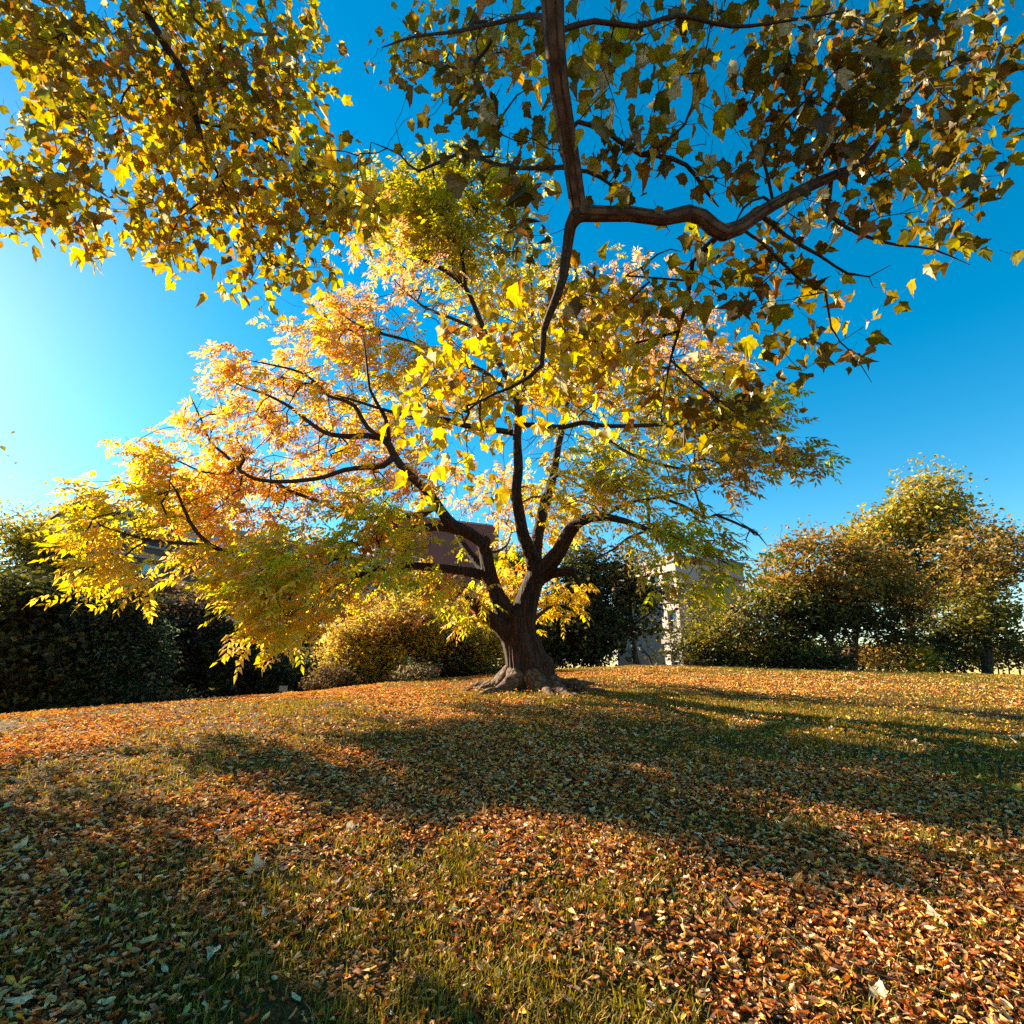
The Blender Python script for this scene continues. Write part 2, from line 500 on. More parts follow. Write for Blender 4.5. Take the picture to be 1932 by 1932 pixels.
# ------------------------------------------------------------------ leaf shapes
LEAFLET = np.array([(0, 0, 0), (0.38, 0.19, 0.05), (1.0, 0, -0.10), (0.38, -0.19, 0.05), (0.45, 0, 0.0)])
LEAFLET_F = np.array([(0, 4, 1), (1, 4, 2), (0, 3, 4), (3, 2, 4)])
QL = np.array([(0, 0, 0), (0.45, 0.30, 0.10), (1.0, 0, -0.05), (0.45, -0.30, 0.10)])
QL_F = np.array([(0, 2, 1), (0, 3, 2)])
def lobed_leaf(k=0, droop=0.25, fold=0.2, rs=1.0):
    """five pointed lobes with coarse teeth, petiole at the origin"""
    r2 = np.random.default_rng(100 + k)
    ctr = np.array([0.30, 0.0])
    tips = [(-125, 0.42), (-64, 0.60), (0, 0.72), (64, 0.60), (125, 0.42)]
    pts = []
    for q, (a, L) in enumerate(tips):
        L = L * (1 + 0.1 * r2.normal())
        sp = 16 if abs(a) < 100 else 18
        pts.append((a - sp, L * 0.80)); pts.append((a - 10, L * 0.78)); pts.append((a, L)); pts.append((a + 10, L * 0.78)); pts.append((a + sp, L * 0.80))
        if q < 4:
            b = tips[q + 1][0]; pts.append(((a + b) / 2, 0.38 if abs((a + b) / 2) > 60 else 0.46))
    pts.append((180, 0.20))
    V = [(ctr[0], 0.0)]
    for a, L in pts:
        V.append((ctr[0] + L * math.cos(R(a)), L * math.sin(R(a))))
    V = np.array(V)
    x, y = V[:, 0], V[:, 1]
    ra = np.hypot(x - ctr[0], y)
    z = fold * np.abs(y) - droop * np.clip(x, 0, None) ** 2 + 0.12 * np.sin(x * 5 + k * 2.1) * y + 0.05 * np.sin(y * 9 + k) - 0.15 * ra ** 2 * (k % 2)
    n = len(V) - 1
    F = np.array([(0, 1 + i, 1 + (i + 1) % n) for i in range(n)])
    return np.stack([x, y, z], -1), F
LOBED = [lobed_leaf(k, d, f) for k, (d, f) in enumerate([(0.25, 0.35), (0.6, 0.6), (0.9, 0.2), (0.2, 0.9), (1.0, 0.7), (0.5, -0.5), (-.4, .5), (0.8, 1.2)])]

PAL = {
    'O': [(0.80, 0.40, 0.08), (0.80, 0.45, 0.12), (0.76, 0.33, 0.06), (0.80, 0.49, 0.15)],
    'Y': [(0.80, 0.51, 0.045), (0.78, 0.46, 0.04), (0.70, 0.48, 0.03), (0.82, 0.55, 0.09)],
    'G': [(0.56, 0.52, 0.022), (0.46, 0.45, 0.018), (0.64, 0.55, 0.025), (0.36, 0.37, 0.014)],
    'M': [(0.70, 0.52, 0.03), (0.58, 0.47, 0.022), (0.76, 0.50, 0.04), (0.48, 0.41, 0.016)],
    'B': [(0.46, 0.24, 0.06), (0.38, 0.20, 0.05), (0.36, 0.26, 0.035), (0.52, 0.30, 0.09)],
    'T': [(0.36, 0.31, 0.016), (0.46, 0.36, 0.02), (0.28, 0.23, 0.012), (0.52, 0.38, 0.03)],  # olive top tufts, shade of the overhanging leaves put into the darker colour
    'R': [(0.62, 0.33, 0.14), (0.66, 0.36, 0.12), (0.55, 0.28, 0.11), (0.70, 0.45, 0.20)],
}
def colours(kinds, jit=0.14, wild=0.1, pal=PAL):
    n = len(kinds); out = np.zeros((n, 3))
    for k in np.unique(kinds):
        m = kinds == k
        p = np.array(pal[k]); out[m] = p[rng.integers(0, len(p), m.sum())]
    out *= (1 + jit * rng.normal(size=(n, 1))) * (1 + 0.5 * jit * rng.normal(size=(n, 3)))
    return np.clip(out, 0.005, 0.9)

# compound-leaf sprays
def sprays(tips, kinds, outdirs, per=6, nl=9, rach=0.30, leaf=0.085, spread=0.10):
    n = len(tips)
    T = np.repeat(tips, per, 0); K = np.repeat(kinds, per); O = np.repeat(outdirs, per, 0)
    T = T + rng.normal(size=T.shape) * spread
    d = O * 0.8 + rng.normal(size=T.shape) * np.array([0.75, 0.75, 0.38]); d[:, 2] -= 0.10
    d /= np.linalg.norm(d, axis=1, keepdims=True)
    L = rach * rng.uniform(0.7, 1.25, len(T))
    up = rng.normal(size=T.shape) * 0.35; up[:, 2] += 1.0
    S = np.cross(up, d); S /= np.linalg.norm(S, axis=1, keepdims=True)
    U = np.cross(d, S)
    cc = colours(K, 0.10)
    P, D, N, C, SZ = [], [], [], [], []
    for q in range(nl):
        pair = q // 2; sd = 1 if q % 2 else -1
        if q == nl - 1: t, sd = 1.0, 0
        else: t = 0.28 + 0.66 * pair / max(1, (nl - 1) // 2 - 0.5)
        base = T + d * (L * t)[:, None]; base[:, 2] -= 0.22 * L * t * t
        ld = d * (0.55 if sd else 1.0) + S * sd * 0.9; ld = ld + rng.normal(size=ld.shape) * 0.16
        ld[:, 2] -= 0.42
        P.append(base); D.append(ld); N.append(U + rng.normal(size=U.shape) * 0.35)
        C.append(np.clip(cc * (1 + 0.10 * rng.normal(size=(len(cc), 1))), 0, 1)); SZ.append(leaf * rng.uniform(0.75, 1.2, len(T)))
    P = np.concatenate(P); D = np.concatenate(D); N = np.concatenate(N); C = np.concatenate(C); SZ = np.concatenate(SZ)
    X, Yv, Z = frames(D, N)
    return scatter("", LEAFLET, LEAFLET_F, P, X, Yv, Z, SZ, C, None)

# ------------------------------------------------------------------ the old cork tree
def build_main_tree():
    TY = 11.0
    base = at(985, 1290, TY); base[2] = gz(base[0], base[1])
    root = empty("cork_tree", base, "big old spreading tree on the hilltop with forked corky trunk and golden compound leaves", "tree")
    S = Skel(90000)
    W = 0.0116    # metres per photo pixel near the trunk, half of it is the radius factor
    def px(pts, widths, Y0, Y1=None, r=None):
        Y1 = Y0 if Y1 is None else Y1
        n = len(pts)
        Ys = np.linspace(Y0, Y1, n)
        P = [at(p[0], p[1], y) for p, y in zip(pts, Ys)]
        ws = np.interp(np.linspace(0, 1, n), np.linspace(0, 1, len(widths)), widths)
        rd = [w * 0.5 * W * (y / 11.0) for w, y in zip(ws, Ys)]
        return P, rd
    def limb(pts, widths, Y0, Y1=None, thick=True):
        P, rd = px(pts, widths, Y0, Y1)
        S.path(P, rd, 0.18, thick)
    limb([(1002, 1312), (998, 1285), (992, 1255), (985, 1225), (977, 1200), (973, 1180)], [92, 80, 70, 64, 60, 54], 11.0)
    limb([(1012, 1306), (1012, 1270), (1006, 1235), (998, 1205), (992, 1185)], [66, 52, 44, 36, 26], 11.15)
    limb([(972, 1205), (955, 1158), (938, 1125), (925, 1088), (916, 1045), (909, 1024), (886, 1006), (856, 992), (833, 966), (814, 937), (788, 910), (764, 888), (745, 862), (734, 840), (722, 827)],
         [40, 34, 29, 26, 24, 23, 23, 22, 20, 18, 17, 16, 15, 15, 14], 11.0, 10.2)
    limb([(985, 1195), (990, 1150), (1000, 1115), (1010, 1088), (1017, 1070)], [46, 42, 38, 36, 35], 11.0)
    limb([(1010, 1080), (1003, 1048), (988, 1013), (981, 977), (974, 930), (978, 880), (975, 830), (978, 785), (972, 745), (950, 700), (923, 649), (900, 590), (878, 543), (845, 514), (800, 490), (768, 475)],
         [30, 25, 23, 21, 19, 18, 17, 16, 13, 12, 11, 11, 10, 9, 7], 11.0, 8.6)
    limb([(1012, 1075), (1011, 1045), (1016, 1003), (1024, 966), (1036, 925), (1045, 890), (1053, 840), (1062, 805), (1070, 760), (1090, 700), (1110, 640), (1140, 570), (1165, 500)],
         [26, 22, 21, 20, 18, 16, 14, 12, 10, 9, 8, 6, 4], 11.1, 12.6)
    limb([(1020, 1082), (1034, 1066), (1054, 1041), (1071, 1009), (1092, 984), (1115, 977), (1139, 975), (1180, 983), (1225, 1000), (1270, 1012), (1330, 1040), (1380, 1068)],
         [36, 32, 29, 26, 23, 18, 16, 12, 9, 8, 6, 4], 11.0, 8.3)
    limb([(1020, 1092), (1040, 1083), (1058, 1080), (1079, 1079), (1088, 1092), (1094, 1105)], [24, 18, 16, 13, 9, 6], 11.0, 10.5)
    # stub and its twin
    limb([(962, 1200), (940, 1178), (910, 1157), (893, 1135), (884, 1124), (872, 1119), (862, 1116)], [34, 28, 24, 20, 17, 11, 4], 10.9, 10.3)
    limb([(925, 1088), (908, 1069), (886, 1043), (869, 1020), (858, 1000), (850, 985)], [18, 16, 13, 12, 10, 8], 11.1, 11.9)
    # long left limbs
    limb([(886, 1008), (850, 996), (825, 993), (790, 999), (758, 1003), (720, 1015), (660, 1030), (590, 1050), (530, 1058), (480, 1055), (438, 1046), (396, 1028), (374, 1008), (359, 986), (345, 955), (335, 930), (318, 905)],
         [22, 19, 17, 16, 15, 13, 11, 10, 10, 9.5, 9, 8, 7.5, 6.5, 6, 5, 3], 10.9, 8.6)
    limb([(396, 1030), (360, 1026), (324, 1024), (280, 1019), (235, 1007), (190, 992)], [8, 7, 6.5, 6, 5, 3], 9.1, 8.2, False)
    limb([(925, 1090), (895, 1081), (866, 1076), (814, 1070), (773, 1068), (740, 1072), (715, 1077), (690, 1086), (660, 1080), (623, 1077), (590, 1090), (545, 1098), (499, 1106), (450, 1122), (408, 1140)],
         [22, 18, 17, 15, 15, 14, 13, 13, 11, 9, 7, 6, 5, 4, 3], 11.0, 7.9)
    limb([(690, 1084), (660, 1090), (640, 1100), (605, 1126), (580, 1150)], [8, 7, 5, 4, 2], 9.4, 9.0, False)
    limb([(680, 1080), (676, 1060), (655, 1052), (630, 1056), (600, 1075), (560, 1100), (520, 1132)], [8, 7, 6, 5, 4, 3, 2], 9.5, 8.4, False)
    limb([(745, 862), (722, 880), (690, 882), (650, 887), (612, 900), (575, 906), (528, 909), (480, 903), (450, 885), (425, 858), (397, 834), (385, 805), (372, 775), (359, 747)],
         [14, 11, 10, 9.5, 9, 8.5, 8, 7, 6, 5.5, 5, 4, 3, 2], 10.3, 10.6, False)
    limb([(800, 970), (720, 978), (668, 975), (639, 963), (605, 948), (575, 937), (545, 925), (518, 910), (480, 905), (430, 915)], [12, 10, 9, 8, 7.5, 7, 6, 5, 4, 3], 10.8, 12.2, False)
    limb([(722, 827), (695, 822), (669, 823), (640, 822), (613, 816), (585, 798), (556, 774), (528, 757), (499, 743), (460, 730), (425, 712)], [13, 12, 11, 10, 9, 8, 7.5, 6, 5, 4, 2], 10.3, 11.6)
    limb([(724, 828), (706, 818), (693, 806), (680, 785), (669, 766), (645, 754), (620, 747), (590, 717), (560, 700), (520, 690), (470, 680)], [11, 10, 9.5, 9, 8, 7, 6, 5.5, 5, 4, 2], 10.2, 11.2, False)
    limb([(734, 838), (733, 815), (728, 790), (712, 762), (698, 735), (694, 706), (690, 670), (685, 630)], [10, 9, 8, 7, 6, 5, 4, 2], 10.2, 9.8, False)
    limb([(974, 818), (940, 812), (905, 808), (878, 803), (845, 793), (821, 789), (790, 786), (764, 782), (735, 776), (707, 768), (670, 756), (630, 745)], [13, 12, 12, 11.5, 11, 10, 9, 8, 7, 6, 5, 3], 10.6, 9.8)
    limb([(973, 745), (940, 722), (910, 700), (878, 686), (840, 672), (802, 657), (760, 640), (707, 626), (670, 610), (640, 590)], [11, 10, 10, 9, 8.5, 8, 7, 6, 4, 2], 9.9, 11.6)
    limb([(923, 649), (895, 620), (850, 600), (805, 582), (775, 560), (745, 530), (720, 500), (690, 470)], [8, 7.5, 7, 6, 5, 4, 3, 2], 9.2, 12.2, False)
    limb([(878, 543), (875, 510), (872, 482), (855, 460), (838, 445), (821, 429), (805, 410), (794, 393)], [9, 8, 7, 6, 5, 4, 3, 2], 8.8, 8.3, False)
    limb([(872, 482), (880, 455), (888, 425), (900, 395), (905, 370)], [6, 5, 4, 3, 2], 8.7, 8.3, False)
    limb([(978, 790), (985, 750), (990, 700), (1000, 640), (1005, 580), (1000, 520), (990, 450)], [11, 10, 9, 8, 7, 5, 3], 10.6, 11.5, False)
    # right side
    limb([(980, 802), (1010, 802), (1061, 806), (1099, 797), (1130, 802), (1155, 804), (1200, 803), (1250, 801), (1300, 795), (1350, 780), (1400, 765)], [12, 11, 10.5, 10, 9, 8.5, 8, 7, 6, 4, 2], 10.7, 9.2)
    limb([(1117, 803), (1138, 818), (1155, 836), (1190, 857), (1230, 872), (1290, 885), (1350, 885), (1410, 875), (1460, 872)], [8, 7.5, 7, 6.5, 6, 5, 4, 3, 2], 10.4, 8.6, False)
    limb([(1040, 905), (1060, 890), (1090, 895), (1120, 910), (1170, 905), (1220, 900)], [9, 8, 7, 6, 4, 3], 10.9, 9.6, False)
    limb([(1140, 975), (1165, 958), (1200, 945), (1245, 938), (1290, 930), (1330, 915)], [9, 8, 7, 6, 4, 3], 10.5, 9.4, False)
    limb([(1330, 978), (1350, 971), (1385, 985), (1410, 997), (1432, 1010), (1448, 1030)], [6, 5.5, 5, 4, 3, 2], 9.6, 9.4, False)
    limb([(1245, 938), (1290, 955), (1330, 978)], [6, 6, 6], 9.7, 9.6, False)
    limb([(1225, 1000), (1185, 1015), (1160, 1035), (1130, 1050)], [6, 5, 4, 3], 10.0, 9.8, False)
    limb([(1085, 725), (1120, 700), (1170, 690), (1230, 690), (1290, 700), (1340, 690), (1390, 700)], [8, 7, 6, 6, 5, 4, 2], 11.8, 13.0, False)
    limb([(1110, 640), (1150, 620), (1200, 600), (1260, 600), (1310, 620)], [6, 5, 5, 4, 2], 12.2, 13.2, False)
    # behind the fork
    limb([(985, 1190), (1000, 1175), (1030, 1150), (1060, 1135)], [16, 10, 6, 3], 11.3, 13.0, False)
    limb([(905, 1030), (930, 1042), (955, 1030), (965, 1005)], [7, 6, 4, 2], 11.1, 12.8, False)
    n_man = S.n
    pads = [
        (850, 385, 115, 62, 8.3, 0.9, 'T', 1.5), (830, 460, 105, 42, 8.6, 0.8, 'T', 1.3), (920, 470, 80, 70, 9.5, 1.0, 'T', 1.2), (960, 400, 60, 60, 9.0, .9, 'T', 1.0), (740, 450, 60, 50, 10.0, .9, 'M', .8), (878, 520, 30, 28, 9.0, .5, 'M', 0.7),
        (672, 515, 32, 55, 13, 0.8, 'R', 0.8), (760, 530, 72, 42, 12.2, 1.0, 'R', 1.0), (700, 585, 85, 50, 12, 1.0, 'O', 1.2), (650, 610, 40, 40, 12, .8, 'O', 1.0), (672, 560, 40, 40, 12.2, .8, 'O', .8),
        (520, 665, 110, 45, 12, 1.2, 'O', 1.5), (470, 690, 70, 28, 11.5, 1.0, 'O', 1.2), (570, 650, 80, 40, 11.5, 1.0, 'O', 1.3), (500, 715, 95, 22, 11.5, 1.0, 'Y', 1.0), (630, 660, 75, 40, 10.8, 1.0, 'Y', 1.3),
        (690, 700, 65, 65, 10.2, 1.0, 'M', 1.1), (640, 740, 60, 40, 11, 1.0, 'Y', 0.9), (345, 752, 30, 22, 10.8, .4, 'O', 1.2), (365, 790, 18, 16, 10.8, .4, 'O', 1.0),
        (480, 770, 70, 28, 13, 1.0, 'R', 0.8), (560, 800, 90, 28, 13, 1.0, 'R', 0.5), (620, 860, 90, 28, 13, 1.0, 'O', 0.7), (700, 800, 80, 45, 12.5, 1.0, 'Y', 0.8),
        (300, 840, 65, 30, 10, .8, 'O', 1.2), (370, 830, 85, 38, 10.3, .8, 'Y', 1.3), (280, 890, 60, 38, 9.4, .8, 'M', 1.5), (430, 860, 80, 35, 11, 1.0, 'Y', 1.1), (400, 900, 110, 34, 11.3, 1.0, 'O', 1.2),
        (450, 950, 110, 45, 12, 1.0, 'O', 1.2), (560, 930, 70, 30, 12.5, 1.0, 'R', 0.5), (300, 930, 70, 25, 9.3, .7, 'M', 1.0), (395, 985, 60, 35, 11, .8, 'O', 1.1), (570, 990, 60, 25, 12.5, 1.0, 'R', 0.4),
        (275, 985, 50, 18, 8.8, .6, 'M', 1.1), (330, 1055, 110, 28, 8.7, .8, 'M', 1.4), (265, 1085, 55, 22, 8.5, .6, 'Y', 1.3), (400, 1082, 70, 20, 8.6, .6, 'M', 1.2), (480, 1030, 55, 16, 10, .8, 'Y', .8),
        (680, 985, 85, 38, 9.0, .9, 'G', 1.6), (620, 1030, 110, 40, 8.6, .9, 'G', 1.6), (540, 1065, 80, 38, 8.2, .8, 'G', 1.5), (470, 1110, 75, 30, 8.0, .7, 'M', 1.5), (560, 1120, 100, 35, 8.0, .8, 'M', 1.3),
        (520, 1170, 75, 25, 7.9, .6, 'Y', 1.3), (500, 1195, 45, 18, 7.9, .5, 'Y', 1.2), (640, 1130, 55, 30, 10.5, .8, 'O', 1.0), (590, 1165, 50, 22, 9.0, .7, 'Y', 1.1), (690, 1115, 50, 20, 11, .8, 'R', .9),
        (740, 1040, 80, 42, 9.2, .9, 'G', 1.4), (800, 1040, 60, 35, 9.6, .8, 'M', 1.0), (730, 960, 70, 38, 9.6, .8, 'M', 1.1), (830, 1105, 70, 22, 9.6, .8, 'G', 1.2), (780, 1090, 60, 18, 9.4, .7, 'M', .8), (880, 1110, 35, 18, 10, .6, 'G', .9), (850, 1150, 70, 16, 10.5, .8, 'R', .9), (905, 1150, 30, 14, 10.4, .5, 'O', .8),
        (650, 940, 50, 28, 11, .8, 'O', .7), (760, 905, 60, 38, 11.5, 1.0, 'O', .7), (730, 870, 50, 30, 12, 1, 'O', .6),
        (880, 800, 95, 90, 13, 1.2, 'O', 0.55), (820, 700, 85, 60, 10.5, 1.0, 'M', 0.9), (900, 720, 80, 70, 10.8, 1.0, 'M', .6), (800, 780, 60, 40, 12.5, 1, 'O', .6), (870, 900, 60, 50, 12.8, 1, 'O', .5), (940, 880, 40, 60, 13, 1, 'O', .5),
        (960, 1020, 38, 40, 13.6, .9, 'O', 1.0), (950, 1065, 40, 30, 13.4, .8, 'O', .8), (1040, 935, 60, 45, 13, 1.0, 'M', .9), (1040, 1005, 40, 45, 13.2, .9, 'Y', 1.1), (1060, 1130, 40, 28, 12.8, .7, 'Y', 1.4), (1075, 1100, 30, 20, 12.5, .7, 'Y', 1.0), (1018, 1150, 28, 26, 12.8, .6, 'Y', 1.0), (930, 1120, 30, 42, 13, .7, 'Y', 1.0), (950, 1080, 30, 30, 13, .7, 'M', .8),
        (1040, 850, 60, 50, 11.6, 1.0, 'M', .8), (1110, 860, 50, 40, 12, 1, 'G', .7), (1090, 955, 45, 30, 9.8, .6, 'Y', 1.2), (1120, 910, 60, 32, 9.8, .7, 'M', 1.2), (1180, 895, 70, 32, 9.6, .7, 'M', 1.2), (1230, 920, 50, 25, 9.2, .7, 'M', .8),
        (1260, 985, 80, 26, 8.8, .7, 'G', 1.5), (1300, 1020, 60, 26, 8.5, .6, 'G', 1.5), (1205, 1000, 40, 22, 9.6, .6, 'M', .9), (1360, 1060, 70, 20, 8.3, .6, 'G', 1.2), (1400, 1080, 40, 12, 8.2, .4, 'G', 1.2), (1290, 1090, 70, 24, 8.8, .7, 'B', .7), (1340, 1105, 50, 20, 8.6, .6, 'M', .9), (1250, 1060, 50, 20, 9.4, .6, 'M', .5),
        (1400, 862, 80, 32, 8.6, .7, 'B', 1.4), (1470, 868, 55, 28, 8.4, .6, 'B', 1.4), (1380, 900, 60, 20, 8.7, .6, 'B', .9), (1300, 850, 70, 35, 9.2, .8, 'M', .8), (1350, 800, 80, 35, 9.2, .8, 'G', .9), (1240, 830, 60, 40, 10.5, .8, 'M', .6), (1420, 770, 60, 25, 9.2, .6, 'G', .9),
        (1250, 640, 110, 50, 13, 1.2, 'R', .7), (1340, 680, 80, 30, 13, 1.0, 'R', .9), (1180, 510, 60, 60, 12.8, 1.2, 'R', .4), (1110, 560, 80, 60, 12.4, 1.2, 'R', .4), (1200, 740, 90, 45, 12.5, 1.2, 'R', .5), (1050, 700, 80, 80, 11.5, 1.2, 'M', .7), (960, 560, 60, 70, 11, 1.2, 'M', .7), (990, 480, 50, 50, 11.3, 1, 'M', .6), (1260, 580, 60, 40, 13, 1, 'R', .4),
        (190, 905, 55, 45, 9.0, .8, 'Y', 1.3), (180, 995, 60, 35, 8.6, .8, 'M', 1.3), (205, 1075, 60, 25, 8.5, .6, 'Y', 1.2),
    ]
    pads = [(p[0], p[1], p[2] * 1.22, p[3] * 1.22, p[4], p[5] * 1.0, p[6], p[7] * (1.05 if p[0] > 780 and p[1] < 980 else ((0.62 if p[1] > 1040 else .70) if p[1] > 930 else 0.90))) for p in pads]
    pads += [(520, 760, 170, 90, 11.8, 1.8, 'O', .30), (560, 900, 230, 80, 11.4, 1.8, 'Y', .32), (380, 960, 150, 80, 10.4, 1.5, 'Y', .35), (700, 700, 130, 110, 11.3, 1.8, 'Y', .40), (740, 880, 130, 110, 11.4, 1.8, 'Y', .35),
             (1010, 620, 150, 130, 11.3, 1.8, 'Y', .62), (880, 560, 130, 110, 10.8, 1.6, 'Y', .75), (1150, 760, 170, 120, 11.2, 1.8, 'Y', .62), (1300, 760, 130, 80, 10.6, 1.6, 'Y', .7), (1230, 900, 150, 70, 10.0, 1.4, 'M', .6), (1340, 830, 130, 70, 9.6, 1.0, 'Y', .7), (1130, 860, 130, 70, 10.4, 1.4, 'M', .6), (1020, 520, 90, 90, 11, 1.2, 'Y', .7), (1010, 740, 130, 60, 11.5, 1.4, 'Y', .6),
             (1180, 620, 160, 110, 12.4, 1.6, 'O', .5), (1000, 880, 110, 120, 12.0, 1.6, 'Y', .35), (900, 450, 110, 90, 9.8, 1.4, 'T', .6), (1390, 850, 110, 50, 9.2, 1.0, 'O', .5), (1370, 740, 90, 50, 10, 1.0, 'M', .5),
             (860, 1120, 45, 14, 10.2, .4, 'M', .8), (640, 1060, 200, 70, 9.4, 1.2, 'Y', .35)]
    A, K = pad_points(pads, 330)
    pc = np.array([(p[0], p[1]) for p in pads]); pk = np.array([p[6] for p in pads]); pw = np.array([p[7] for p in pads])
    fw = A[:, 1] * CP + (A[:, 2] - EYE) * SP
    ax, ay = 966 + 1000 * A[:, 0] / fw, 966 - 1000 * ((A[:, 2] - EYE) * CP - A[:, 1] * SP) / fw
    wgt = np.exp(-((ax[:, None] - pc[None, :, 0]) ** 2 + ((ay[:, None] - pc[None, :, 1]) * 1.3) ** 2) / (2 * 62.0 ** 2)) * pw[None]
    cw = np.cumsum(wgt, 1); pickp = (cw < (rng.random(len(A)) * cw[:, -1])[:, None]).sum(1)
    K = pk[np.clip(pickp, 0, len(pk) - 1)]
    e1 = np.array([SUNDIR[1], -SUNDIR[0], 0.0]); e1 /= np.linalg.norm(e1); e2 = np.cross(SUNDIR, e1)
    g = vnoise(A @ e1 * 1.7 + 17, A @ e2 * 0.85 + 5, 41) * 0.7 + vnoise(A @ e1 * 3.6 + 3, A @ e2 * 1.8 + 9, 42) * 0.3
    keep = g < 0.54 + 0.06 * rng.random(len(A)) + np.clip((-A[:, 0] - 2.5) * .04, 0, .09)
    A, K = A[keep], K[keep]
    bare = [(1385, 990, 60, 38, 9.5, .6, 'X', 1.2), (1420, 1010, 35, 25, 9.4, .4, 'X', 1.2), (1200, 1030, 60, 25, 9.8, .6, 'X', .8), (1290, 920, 70, 30, 9.6, .6, 'X', .6), (510, 795, 70, 40, 11.3, .6, 'X', .6), (640, 830, 70, 40, 11.5, .6, 'X', .5),
            (1200, 570, 90, 80, 12.8, 1, 'X', .5), (1150, 700, 120, 60, 12, 1, 'X', .4), (1330, 700, 90, 40, 12.6, 1, 'X', .4), (910, 950, 60, 30, 11.5, .6, 'X', .4), (420, 770, 20, 20, 11, .3, 'X', 2), (560, 850, 250, 140, 11.3, 1.5, 'X', .5), (1150, 750, 260, 210, 11.3, 1.5, 'X', .5), (850, 620, 190, 150, 11, 1.4, 'X', .45)]
    Bp, Bk = pad_points(bare, 260)
    A2, K2 = np.vstack([A, Bp]), np.concatenate([K, Bk])
    S.grow(A2, step=0.20, wob=0.10, curve=0.45, minr=0.16, back=0.4)
    S.radii(0.0066, 2.3)
    # thick wood
    mbx = MB()
    def knots(mb):
        for (x, y, rr, Y) in [(914, 1022, 15, 10.9), (884, 1124, 12, 10.35), (975, 1170, 19, 10.85), (1079, 1079, 9, 10.6), (1010, 1092, 20, 10.95), (1018, 1262, 32, 11.05)]:
            c = at(x, y, Y); q = rr * W * 0.85
            th = np.linspace(0.15, math.pi - 0.15, 8)
            ring = np.array([c + np.array([0, 0, -q * math.cos(t)]) for t in th])
            tube(mb, ring, q * np.sin(th), 12)
    # surface roots
    rootpaths = []
    r3 = np.random.default_rng(5)
    bx, by = base[0], base[1]
    for k in range(15):
        a = k / 15 * 2 * math.pi + r3.normal() * 0.12
        Lr = r3.uniform(1.05, 1.6) * (1.25 if math.cos(a) > 0.4 else 1.0)
        pts, rd = [], []
        r0 = r3.uniform(0.12, 0.20); cur = a
        x, y = bx + 0.22 * math.cos(a), by + 0.22 * math.sin(a)
        m = 9
        for q in range(m):
            t = q / (m - 1)
            zz = gz(x, y)
            rad = r0 * (1 - 0.72 * t)
            lift = 0.24 * max(0, 1 - t * 2.6) ** 1.5
            pts.append((x, y, zz + lift + rad * (0.60 + 0.35 * math.sin(q * 1.7 + k)) - 0.05 * t)); rd.append(rad)
            cur += r3.normal() * 0.28
            x += math.cos(cur) * Lr / m; y += math.sin(cur) * Lr / m
        rootpaths.append(smooth_path(pts, rd, 0.06))
    def furrow(co):
        a = np.arctan2(co[:, 1] - by, co[:, 0] - bx)
        n = vnoise(a * 7 + 40, co[:, 2] * 1.3 + 9, 3) - 0.5
        n2 = vnoise(a * 16 + co[:, 2] * 1.5, co[:, 2] * 3 + 9, 4) - 0.5
        w = np.clip(1 - (co[:, 2] - base[2]) / 4.5, 0.15, 1)
        return (0.045 * n + 0.03 * n2) * w
    remeshed("trunk", S.thick, M_bark, root, 0.026, knots, furrow)
    for P, r in rootpaths:
        remeshed("root", [(P, r)], M_root, root, 0.022, None, lambda co: 0.02 * (vnoise(co[:, 0] * 9, co[:, 1] * 9 + co[:, 2] * 9, 8) - 0.5))
    mb = MB()
    S.mesh(mb, sides=5)
    mb.build("branches", M_twig, root, smooth=True)
    # leaves
    tree_c = at(960, 900, 11.0)
    out = A - tree_c; out[:, 2] *= 0.3; out /= np.linalg.norm(out, axis=1, keepdims=True)
    V, F, C = sprays(A, K, out, per=4, nl=9, rach=0.34, leaf=0.140, spread=0.13)
    mesh_obj("crown", V, F, M_leaf, root, col=C)
    return S
build_main_tree()

